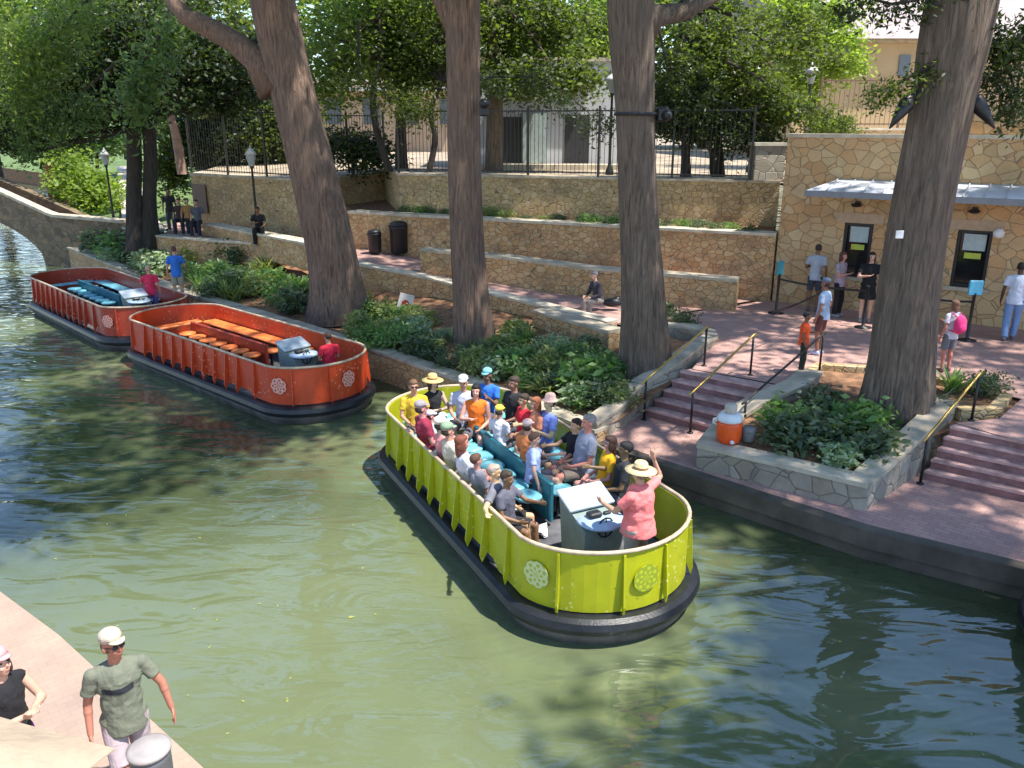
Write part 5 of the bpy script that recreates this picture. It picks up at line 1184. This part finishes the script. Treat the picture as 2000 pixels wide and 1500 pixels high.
    if bottom == 'skirt':
        if pose == 'sit':
            for e in (1, -1): Hp, Kn, An = legp[e]; bt.tube([Hp, Kn.lerp(Hp, .05)], [.105, .09], 14)
            bt.tube([pel+Vector((0, .06, -.02)), pel+Vector((0, .36, -.02))], [.12, .12], 14)
        else: bt.tube([pel+Vector((0, 0, .02)), pel+Vector((0, 0, -.34))], [.15, .22], 22)
    else:
        for e in (1, -1):
            Hp, Kn, An = legp[e]
            if bottom == 'shorts': bt.ell(Hp, .094, 10, 8); bt.tube([Hp, Hp.lerp(Kn, .84)], [.094*bw_**.4, .084], 16)
            else: bt.ell(Hp, .094, 10, 8); bt.tube([Hp, Kn], [.094*bw_**.4, .078], 16); bt.ell(Kn, .078, 10, 6); bt.tube([Kn, An+Vector((0, 0, .0))], [.082, .066], 16)
    remesh(bt, vox, fabric(bcol), {'shorts': 'shorts', 'long': 'trousers', 'skirt': 'skirt'}[bottom], r, 1, .002)
    # hair
    if hair is not None:
        h = MB()
        if hat: h.ell(hp(0, -.022, .0), (.082, .088, .075), 14, 10, Rh)
        else: h.ell(hp(0, -.022, .038), (.085, .094, .088), 14, 10, Rh); h.ell(hp(0, .02, .075), (.07, .07, .045), 12, 8, Rh)
        if hairlen > 0:
            h.ell(hp(0, -.055, -.05), (.085, .055, .10), 12, 8, Rh); h.ell(hp(0, -.065, -.05-hairlen*.5), (.075, .045, .08+hairlen*.5), 12, 8, Rh)
            for e in (1, -1): h.ell(hp(e*.072, .0, -.05), (.022, .045, .085), 8, 6, Rh)
        remesh(h, vox, paint('hair', hair, .7, 0, .3, 30, .5), 'hair', r, 1)
    # eyes, mouth
    m = MB()
    for e in (1, -1): m.ell(hp(e*.031, .080, .010), (.012, .008, .007), 8, 6, Rh)
    m.build('eyes', paint('eye', (.03, .022, .02), .3), r, True)
    m = MB(); m.ell(hp(0, .087, -.058), (.021, .008, .006), 8, 6, Rh); m.build('mouth', paint('lips', (sk[0]*.75, sk[1]*.5, sk[2]*.5), .5), r, True)
    if glasses:
        m = MB()
        for e in (1, -1): m.ell(hp(e*.032, .090, .008), (.026, .010, .020), 10, 6, Rh); m.tube([hp(e*.055, .085, .012), hp(e*.080, .0, .01)], .004, 5)
        m.tube([hp(-.01, .096, .014), hp(.01, .096, .014)], .004, 5); m.build('sunglasses', M['black'], r, True)
    # shoes
    if shoe_on:
        for e in (1, -1):
            An = legp[e][2]; m = MB(); m.ell(An+Vector((0, .045, -.04)), (.048, .125, .042), 12, 8); m.ell(An+Vector((0, -.005, -.02)), (.046, .055, .055), 10, 8); m.build('shoe', paint('shoe', shoe, .6), r, True)
    if hat:
        m = MB(); Z = hp(0, -.01, .055); u = Rh
        if hat == 'cap':
            vs = []; prof = [(.088, 0), (.090, .03), (.078, .065), (.045, .088), (.01, .094)]
            m2 = MB(); m2.lathe(prof, 18, (0, 0, 0), 1.0, 1.1); m.add([Z+u @ Vector(v) for v in m2.v], m2.f)
            m3 = MB(); n_ = 9; ring = []
            for i in range(n_+1):
                w_ = PI*(i/n_); ring.append((math.cos(w_)*.070, .07+math.sin(w_)*.085))
            m3.prism(ring, [.004-.012*math.sin(PI*i/n_) for i in range(n_+1)], [.014-.012*math.sin(PI*i/n_) for i in range(n_+1)]); m.add([Z+u @ Vector(v) for v in m3.v], m3.f)
            m.build('cap', fabric(hatcol, 'cap_cloth'), r, True)
        else:
            br_ = .19 if hat == 'straw' else .13
            prof = [(br_, -.015), (br_*1.01, -.008), (.10, .008), (.088, .015), (.082, .08), (.065, .105), (.02, .098)]
            m2 = MB(); m2.lathe(prof, 24, (0, 0, 0), .95, 1.08); m.add([Z+u @ Vector(v) for v in m2.v], m2.f); m.build('straw_hat' if hat == 'straw' else 'sun_hat', paint('straw', hatcol, .8, 0, .25, 60, .5), r, True)
            if hat == 'straw':
                m = MB(); m2 = MB(); m2.lathe([(.0905, .014), (.0875, .045)], 24, (0, 0, 0), .95, 1.08); m.add([Z+u @ Vector(v) for v in m2.v], m2.f[:-2]); m.build('hat_band', fabric((.25, .14, .06), 'band'), r, True)
    return r

FL = .364
BD = LB[2]   # boat heading
inL, inR = BD-PI/2, BD+PI/2     # facing +(-y) / +y in boat terms
PALE = (.62, .36, .26); TAN = (.50, .28, .18); BRN = (.22, .11, .06); RED = (.62, .28, .20)
def sit(px, py, yaw, label, z=1.57, **k):
    if px < 940 and py > 795: k.setdefault('lean', -.16)
    elif px > 1060: k.setdefault('lean', -.12)
    H = k.get('H', 1.70); zz = FL+.45+.88*H/1.75-.10*0
    p = at(px, py, FL+.44+.78*H/1.75)
    # clamp into the boat
    dx, dy = p.x-lb[0], p.y-lb[1]; lx = dx*math.cos(BD)+dy*math.sin(BD); ly = -dx*math.sin(BD)+dy*math.cos(BD)
    lim = (.93 if ly < 0 else .84) if abs(lx) < 2 else .74
    lx = max(-2.78, min(2.0, lx)); ly = max(-lim, min(lim, ly)); k['sk'] = tuple(c*random.uniform(.8, 1.1) for c in k.get('sk', (.45, .25, .17))); q = bw(lb, lx, ly, FL)
    return person(label, q, yaw, 'sit', arms=k.pop('arms', ('lap', 'lap')), **k)
R = inR; Lf = inL
# left gunwale row faces +y (towards the bank)
sit(790, 762, BD-.2, 'passenger in mustard yellow shirt and sunglasses at the stern left corner of the lime barge', shirt=(.62, .40, .03), sk=TAN, glasses=True, hair=(.16, .08, .04))
sit(845, 752, BD+.2, 'woman in black tank top and wide straw hat at the stern of the lime barge', shirt=(.015, .015, .018), sleeve='none', hat='straw', hatcol=(.72, .48, .18), arms=('fold', 'fold'), sk=PALE, hairlen=.08)
sit(828, 802, R, 'passenger in maroon shirt and grey cap along the left side of the lime barge', shirt=(.26, .02, .05), hat='cap', hatcol=(.30, .26, .27), sk=RED, build=1.1)
sit(850, 815, R-.2, 'small child in white cap next to the passenger in maroon', H=1.25, shirt=(.5, .5, .55), hat='cap', hatcol=(.75, .75, .78), sk=PALE, vox=.012)
sit(872, 818, R+.2, 'second small child in white cap, nearer the seat divider', H=1.22, shirt=(.08, .10, .16), hat='cap', hatcol=(.72, .72, .75), sk=PALE, vox=.012)
sit(856, 836, R, 'woman in pink sleeveless top and cream cap along the left side of the lime barge', shirt=(.68, .25, .25), sleeve='none', hat='cap', hatcol=(.75, .66, .55), sk=PALE)
sit(884, 845, R, 'passenger in faded green cap and cream top along the left side of the lime barge', shirt=(.55, .50, .40), hat='cap', hatcol=(.24, .33, .22), sk=TAN)
sit(893, 872, R-.1, 'woman with auburn hair and white T-shirt along the left side of the lime barge', shirt=(.58, .56, .62), sk=RED, hair=(.18, .05, .025), hairlen=.10)
sit(918, 905, R+.1, 'brown-haired youth in grey top along the left side of the lime barge', H=1.5, shirt=(.20, .20, .24), sk=TAN, hair=(.09, .04, .02))
sit(925, 938, BD+.9, 'passenger in grey T-shirt resting an arm on the left rail of the lime barge', H=1.6, shirt=(.17, .17, .20), arms=('rail', 'lap'), sk=PALE, hair=(.40, .30, .24), bcol=(.02, .02, .02))
sit(958, 945, BD+.6, 'dark-haired passenger in dark grey shirt at the front left of the lime barge', H=1.55, shirt=(.10, .10, .13), arms=('lap', 'fwd'), sk=BRN, bcol=(.02, .02, .025), shoe=(.75, .75, .75))
# stern / right
sit(905, 752, BD-.5, 'man in pale blue-white shirt and white cap at the stern of the lime barge', shirt=(.52, .55, .68), hat='cap', hatcol=(.68, .66, .68), sk=RED)
sit(930, 768, BD-.6, 'woman with long black hair and orange top at the stern of the lime barge', shirt=(.80, .18, .015), hair=(.008, .007, .008), hairlen=.20, sleeve='none', sk=PALE, arms=('fold', 'lap'))
sit(952, 738, BD-.9, 'man in bright blue shirt and teal cap at the stern right of the lime barge', shirt=(.03, .16, .60), hat='cap', hatcol=(.18, .42, .46), sk=BRN, arms=('fold', 'phone'))
sit(1005, 752, Lf+.2, 'big man in black T-shirt on the bank side near the stern of the lime barge', shirt=(.018, .018, .022), sk=(.35, .17, .11), build=1.15, H=1.8)
sit(1024, 785, Lf, 'passenger in red shirt on the bank side of the lime barge', shirt=(.60, .02, .035), sk=TAN, H=1.6)
sit(1047, 792, Lf-.1, 'red-haired passenger in coral top on the bank side of the lime barge', shirt=(.60, .22, .12), sk=RED, hair=(.30, .10, .04), hairlen=.08, H=1.62)
sit(975, 808, R+.5, 'child in yellow cap and white shirt perched by the seat divider', shirt=(.68, .64, .68), hat='cap', hatcol=(.80, .62, .07), sk=TAN, H=1.4)
sit(1030, 838, R+.4, 'passenger in orange shirt and pinkish cap behind the seat divider', shirt=(.75, .25, .08), hat='cap', hatcol=(.70, .50, .45), sk=PALE, H=1.5)
sit(1084, 790, Lf, 'woman in blue top and floppy pink sun hat on the bank side', shirt=(.16, .22, .55), hat='sun', hatcol=(.66, .42, .36), sk=PALE, arms=('fwd', 'fold'))
sit(1118, 835, Lf, 'youth in black T-shirt and dark hair beside the big man in grey', shirt=(.015, .015, .018), sk=PALE, hair=(.03, .015, .01), H=1.55, arms=('fwd', 'lap'))
sit(1152, 828, Lf-.2, 'big balding man in heather grey T-shirt on the bank side of the lime barge', shirt=(.30, .31, .38), sk=RED, hair=(.28, .24, .22), build=1.2, H=1.85, arms=('lap', 'lap'), bcol=(.25, .20, .16))
sit(1042, 862, Lf+PI*.85, 'boy in light blue T-shirt reaching out from the end of the seat divider', shirt=(.42, .50, .78), sk=PALE, hair=(.10, .05, .03), H=1.45, arms=('wide', 'fwd'))
sit(1192, 868, Lf-.3, 'girl with long brown hair and golden yellow T-shirt near the captain', shirt=(.78, .40, .01), sk=TAN, hair=(.05, .02, .012), hairlen=.16, H=1.6, bcol=(.5, .25, .25))
sit(1222, 880, Lf-.5, 'young man with black hair and black T-shirt next to the girl in yellow', shirt=(.02, .022, .025), sk=BRN, hair=(.012, .01, .01), H=1.7, arms=('fwd', 'lap'))
# gold chest print
# captain
cp = bw(lb, 2.98, .16, FL)
person('captain in coral shirt and straw hat standing at the lime barge console, arm raised', cp, BD+PI+.35, 'stand', H=1.68, shirt=(.80, .20, .19), sk=TAN, hat='straw', hatcol=(.70, .55, .30), hair=(.2, .15, .1), arms=(((.22, .04, .02), (.20, .10, .26)), 'helm'), bottom='long', bcol=(.42, .36, .30), build=1.42, vox=.011, shoe=(.02, .02, .02))
# white towel on deck near the bow seats
m = MB(); n_ = 10
for i in range(n_):
    for j in range(n_): pass
vs = [(-.20+.40*i/9, -.14+.28*j/9, .02+.03*math.sin(i*1.3)*math.cos(j*1.1)+.02*(i % 2)) for i in range(10) for j in range(10)]
m.add(vs, [(i*10+j, (i+1)*10+j, (i+1)*10+j+1, i*10+j+1) for i in range(9) for j in range(9)]); m.add([(v[0], v[1], v[2]-.03) for v in vs], [(i*10+j+1, (i+1)*10+j+1, (i+1)*10+j, i*10+j) for i in range(9) for j in range(9)])
o = m.build('towel', fabric((.78, .76, .80), 'towel'), None, True); o.location = bw(lb, 1.15, -.30, FL+.06); tag(o, 'crumpled white towel on the lime barge deck by the front left passengers', 'towel')

# crew of the red barges and the man on the bank
r2 = (-6.447, 18.91, -.733); q = at(613, 640, 1.25); person('driver in red shirt and sunglasses seated behind the console of the empty orange barge', bw(r2, 3.05, .35, .30), r2[2]+PI-.2, 'sit', shirt=(.62, .02, .05), sk=TAN, H=1.6, hair=(.06, .03, .02), glasses=True, arms=('lap', 'lap'))
r1 = (-12.376, 24.68, -.794); person('driver in bright red shirt standing in the farthest red barge', bw(r1, 2.2, .55, FL), r1[2]+PI*.9, 'stand', shirt=(.70, .03, .09), sk=RED, H=1.62, hair=(.45, .3, .2), bottom='long', bcol=(.16, .12, .30), arms=('down', 'helm'))
q = at(352, 592, .80); person('man in bright blue shirt and khaki shorts standing on the bank beside the farthest barge', q, 1.9, 'stand', shirt=(.03, .16, .55), sk=TAN, H=1.68, hair=(.10, .05, .03), bottom='shorts', bcol=(.32, .29, .22), arms=('walk_f', 'down'), shoe=(.1, .1, .1))

# plaza people
q = at(1585, 608, 1.254); person('man in white and navy shirt and navy shorts at the left of the ticket queue', q, 1.2, 'stand', shirt=(.40, .45, .52), sk=BRN, H=1.72, hair=(.03, .02, .015), bottom='shorts', bcol=(.05, .06, .09), arms=('down', 'fold'), shoe=(.1, .1, .1))
q = at(1632, 618, 1.254); person('person in pale mauve shirt and black trousers before the left ticket window', q, -.9, 'stand', shirt=(.42, .33, .38), sk=RED, H=1.62, hair=(.10, .04, .03), hairlen=.06, bottom='long', bcol=(.012, .012, .014), arms=('fold', 'down'))
q = at(1687, 628, 1.254); person('woman in loose black dress facing away from the left ticket window', q, -1.9, 'stand', shirt=(.01, .01, .012), sk=PALE, H=1.70, hair=(.02, .012, .01), hairlen=.12, bottom='skirt', bcol=(.01, .01, .012), arms=('fold', 'down'), build=1.1)
q = at(1598, 692, 1.254); person('man in light blue T-shirt, blue cap and brown shorts standing by the child in orange', q, 2.4, 'stand', shirt=(.33, .44, .62), sk=(.30, .14, .09), H=1.60, hat='cap', hatcol=(.12, .17, .26), bottom='shorts', bcol=(.14, .05, .045), shoe=(.55, .58, .75), arms=('down', 'down'))
q = at(1563, 730, 1.254); person('child in bright orange T-shirt and dark trousers at the top of the steps', q, -.3, 'stand', shirt=(.85, .10, .02), sk=BRN, H=1.22, hair=(.012, .01, .01), bottom='long', bcol=(.03, .035, .025), arms=('down', 'fold'), shoe=(.08, .03, .03), vox=.011)
q = at(1845, 726, 1.254); g = person('girl in white top and grey shorts with a pink rucksack, behind the massive planter tree', q, 1.9, 'stand', shirt=(.62, .58, .66), sk=(.50, .20, .14), H=1.42, hair=(.20, .10, .06), hairlen=.05, bottom='shorts', bcol=(.15, .16, .18), arms=('fold', 'down'), shoe=(.2, .1, .1), vox=.012)
fw = Vector((math.cos(1.9), math.sin(1.9), 0)); bp = empty('rucksack', Vector(q)-fw*.175+Vector((.0, 0, .98)), 1.9-PI/2, 'bright pink rucksack on the back of the girl in grey shorts', 'rucksack')
m = MB(); m.ell((0, 0, 0), (.13, .085, .19), 14, 10); m.ell((0, -.05, -.06), (.10, .06, .10), 12, 8); remesh(m, .012, fabric((.80, .04, .20), 'rucksack_cloth'), 'bag', bp, 1)
m = MB()
for e in (-1, 1): m.tube([(e*.07, .04, .15), (e*.10, .10, .20), (e*.11, .22, .16), (e*.11, .25, .02), (e*.10, .16, -.12), (e*.09, .04, -.14)], .014, 6)
m.build('strap', fabric((.6, .03, .15), 'strap'), bp, True)
q = at(1968, 664, 1.254); person('man in white T-shirt and light blue jeans walking at the right edge of the plaza', q, 1.0, 'stand', shirt=(.60, .66, .80), sk=(.07, .04, .03), H=1.74, hair=(.01, .008, .008), bottom='long', bcol=(.17, .28, .50), arms=('push', 'down'), legs='step', shoe=(.12, .14, .2), build=1.1)
q = at(1905, 640, 1.254)
# person on the walkway, seated on the low wall, hooded
q = at(1168, 603, 1.30); person('hunched person in grey hoodie seated between the second and third big trunks', (q.x, q.y-.12, 1.02), -2.6, 'sit', shirt=(.05, .045, .06), sleeve='long', sk=PALE, H=1.62, hair=(.20, .18, .20), bottom='long', bcol=(.26, .22, .20), arms=('lap', 'lap'), lean=.25, shoe=(.3, .3, .3))
m = MB(); m.ell((0, 0, .10), (.26, .14, .12), 12, 8); m.ell((.12, .02, .16), (.10, .10, .10)); o = remesh(m, .02, M['black'], 'black_bag', None, 2); o.location = at(1196, 598, 1.40); tag(o, 'black bag slumped on the low wall beside the hooded person', 'bag')
# people seated at the far left
for px, py, yw, c_, hc, l in ((337, 452, -1.2, (.03, .03, .035), (.02, .015, .01), 'standing person in black at the left of the group by the left wall'), ):
    q = at(px, py, 1.92); person(l, q, yw, 'stand', shirt=c_, sk=BRN, hair=hc, H=1.6, bottom='long', bcol=(.10, .11, .13), fingers=False, vox=.018)
for px, py, yw, c_, hc, l in ((356, 458, -1.4, (.06, .03, .03), (.03, .012, .01), 'seated person in dark brown top in the group by the left wall'), (372, 458, -1.0, (.40, .20, .07), (.05, .02, .01), 'seated person in tan-orange top in the group by the left wall'),
                              (390, 462, -1.5, (.09, .09, .11), (.012, .01, .01), 'seated person in dark grey at the right of the group by the left wall')):
    q = at(px, py, 1.92); person(l, q, yw, 'sit', shirt=c_, sk=TAN, hair=hc, H=1.65, bottom='long', bcol=(.02, .02, .03), fingers=False, vox=.018)
q = at(510, 478, 1.92); person('seated person in black cradling a bag under the left lamp post', q, -1.4, 'sit', shirt=(.012, .012, .014), sk=BRN, hair=(.03, .015, .01), H=1.65, bottom='long', bcol=(.012, .012, .014), arms=('fold', 'lap'), lean=.3, fingers=False, vox=.018)

# near bank
q = at(272, 1566, .45)
mn = person('man in olive T-shirt, cream cap and pale mauve shorts walking on the near bank', q, -1.0, 'stand', H=1.66, shirt=(.15, .16, .115), sk=(.42, .17, .11), hat='cap', hatcol=(.50, .42, .32), hair=(.12, .07, .05), bottom='shorts', bcol=(.40, .32, .34), arms=('down', ((.13, .03, -.25), (.17, .08, -.48))), build=1.12, vox=.008, head_yaw=.45, head_pitch=-.12, legs='walk', shoe=(.5, .5, .52), glasses=True)
sh_ = [c for c in mn.children if c.name.startswith('shirt')][0]
st_ = BVHTree.FromPolygons([v.co.copy() for v in sh_.data.vertices], [list(p_.vertices) for p_ in sh_.data.polygons])
m = MB(); vs = []
for i in range(13):
    for j in range(4):
        x = -.10+.24*i/12; z = 1.235+.055*j/3; h = st_.ray_cast(Vector((x, .6, z)), Vector((0, -1, 0)))[0]; vs.append((x, h.y+.004, z))
m.add(vs, [(i*4+j, i*4+j+1, i*4+j+5, i*4+j+4) for i in range(12) for j in range(3)])
m.build('chest_print', fabric((.02, .022, .03), 'print'), mn, True)
q = at(62, 1600, .45); person('woman in pink cap, black top and purple shorts on the near bank', q, -.35, 'stand', H=1.62, shirt=(.012, .012, .015), sleeve='none', sk=PALE, hat='cap', hatcol=(.60, .32, .32), hair=(.06, .03, .03), hairlen=.1, bottom='shorts', bcol=(.34, .07, .38), arms=('fold', 'fold'), vox=.01, shoe=(.78, .78, .80), head_pitch=-.2)
q = at(283, 1640, .45); r = empty('litter_bin', q, 0, 'round grey litter bin with pale domed lid on the near bank', 'bin')
zt_ = 1.06
tq = at(290, 1458, .45+zt_); r.location = (tq.x, tq.y, .45)
m = MB(); m.lathe([(.12, 0), (.135, .02), (.145, zt_-.10), (.145, zt_-.04)], 24); m.build('body', paint('bin_grey', (.10, .10, .105), .5), r, True)
m = MB(); m.lathe([(.155, zt_-.038), (.158, zt_-.015), (.13, zt_), (.02, zt_+.012)], 24); m.build('lid', paint('bin_lid', (.33, .30, .29), .45), r, True)
m = MB(); m.box(.03, .10, -.150, -.135, .72, .86, bev=.004); m.build('sticker', M['white'], r)
# cream umbrella in the bottom-left corner
uc = Vector((-4.25, 3.61, 0)); ur = empty('patio_umbrella', (uc.x, uc.y, .45), math.radians(25), 'cream patio umbrella canopy cutting into the bottom left corner', 'umbrella')
zt_ = 2.72-.45; R_ = 1.84; zr_ = 2.0-.45
m = MB(); n_ = 4; vs = [(0, 0, zt_)]; seg = 8
for k in range(n_):
    for j in range(seg):
        w0 = 2*PI*k/n_; w1 = 2*PI*(k+1)/n_; t = j/seg; x = (math.cos(w0)*(1-t)+math.cos(w1)*t)*R_; y = (math.sin(w0)*(1-t)+math.sin(w1)*t)*R_
        vs.append((x*.5, y*.5, (zt_+zr_)/2-.05-.03*math.sin(PI*t))); 
for k in range(n_):
    for j in range(seg):
        w0 = 2*PI*k/n_; w1 = 2*PI*(k+1)/n_; t = j/seg; q_ = 1-.05*math.sin(PI*t); x = (math.cos(w0)*(1-t)+math.cos(w1)*t)*R_*q_; y = (math.sin(w0)*(1-t)+math.sin(w1)*t)*R_*q_
        vs.append((x, y, zr_+.03*math.sin(PI*t)))
N_ = n_*seg; fs = []
for i in range(N_): j = (i+1) % N_; fs += [(0, 1+i, 1+j), (1+i, 1+N_+i, 1+N_+j, 1+j)]
m.add(vs, fs); m.add([(v[0], v[1], v[2]-.006) for v in vs], [f[::-1] for f in fs]); m.build('canopy', fabric((.36, .28, .20), 'canvas'), ur, True)
m = MB(); m.lathe([(.03, 0), (.03, zt_-.05)], 12); m.build('pole', M['white'], ur, True)
m = MB()
for k in range(n_): w0 = 2*PI*k/n_; m.tube([(0, 0, zt_-.06), (math.cos(w0)*R_*.5, math.sin(w0)*R_*.5, (zt_+zr_)/2-.085), (math.cos(w0)*R_*.97, math.sin(w0)*R_*.97, zr_-.03)], .008, 5)
m.build('ribs', M['iron'], ur)
m = MB(); m.lathe([(.28, 0), (.28, .06), (.05, .1)], 20); m.build('base', M['concrete'], ur, True)

# leaf litter and floating leaves
r_ = np.random.default_rng(5); m = MB()
def litter(x, y, z, s_):
    a_ = r_.random()*6.28; t_ = Vector((math.cos(a_), math.sin(a_), r_.normal()*.15)); n2 = Vector((-math.sin(a_), math.cos(a_), r_.normal()*.15)); c_ = Vector((x, y, z))
    m.add([c_-t_*s_, c_+n2*s_*.5, c_+t_*s_, c_-n2*s_*.5], [(0, 1, 2, 3)])
for k in range(2600):
    h = soil_hit(r_.uniform(100, 1300), r_.uniform(430, 820))
    if h: litter(h.x, h.y, h.z+.012, r_.uniform(.02, .05))
pq_ = [(3.2, 13.2), (8.8, 12.0), (11, 17), (6, 19), (3.8, 17)]
for k in range(900):
    px = r_.uniform(1150, 2000); py = r_.uniform(590, 760); p_ = at(px, py, 1.262)
    if not (5.2 < p_.x < 9.0 and 12.4 < p_.y < 16.1) and p_.y > 16.2: litter(p_.x, p_.y, 1.264, r_.uniform(.012, .03))
for k in range(260):
    p_ = at(r_.uniform(1200, 1370), r_.uniform(850, 900), .456); litter(p_.x, p_.y, .46, r_.uniform(.010, .022))
tag(m.build('leaf_litter', leafmat('dry_leaf', [(.30, .16, .06), (.42, .27, .11), (.20, .10, .05), (.38, .30, .12)], .1)), 'dry brown leaf litter scattered over the beds and the plaza', 'leaf litter', kind='stuff')
fl_m = leafmat('floating_leaf', [(.45, .42, .08), (.30, .34, .08), (.50, .36, .10)], .1)
for k, (px, py, s_) in enumerate([(687, 1205, .05)]+[(r_.uniform(60, 760), r_.uniform(880, 1480), r_.uniform(.018, .03)) for _ in range(34)]+[(r_.uniform(1380, 1950), r_.uniform(1150, 1480), r_.uniform(.018, .028)) for _ in range(14)]):
    if py > 1100 and px < 115+(py-1250)*.75+120: continue
    p_ = at(px, py, .006); m = MB(); m.add([(-s_, 0, 0), (-s_*.3, -s_*.45, .003), (s_, 0, .001), (-s_*.3, s_*.45, .004)], [(0, 1, 2, 3)])
    o = m.build('floating_leaf', fl_m); o.location = p_; o.rotation_euler = (0, 0, r_.uniform(0, 6.28))
    tag(o, 'yellow leaf floating alone on the river left of the lime barge' if k == 0 else 'tiny leaf floating on the river surface', 'leaf', None if k == 0 else 'small leaves floating on the river')
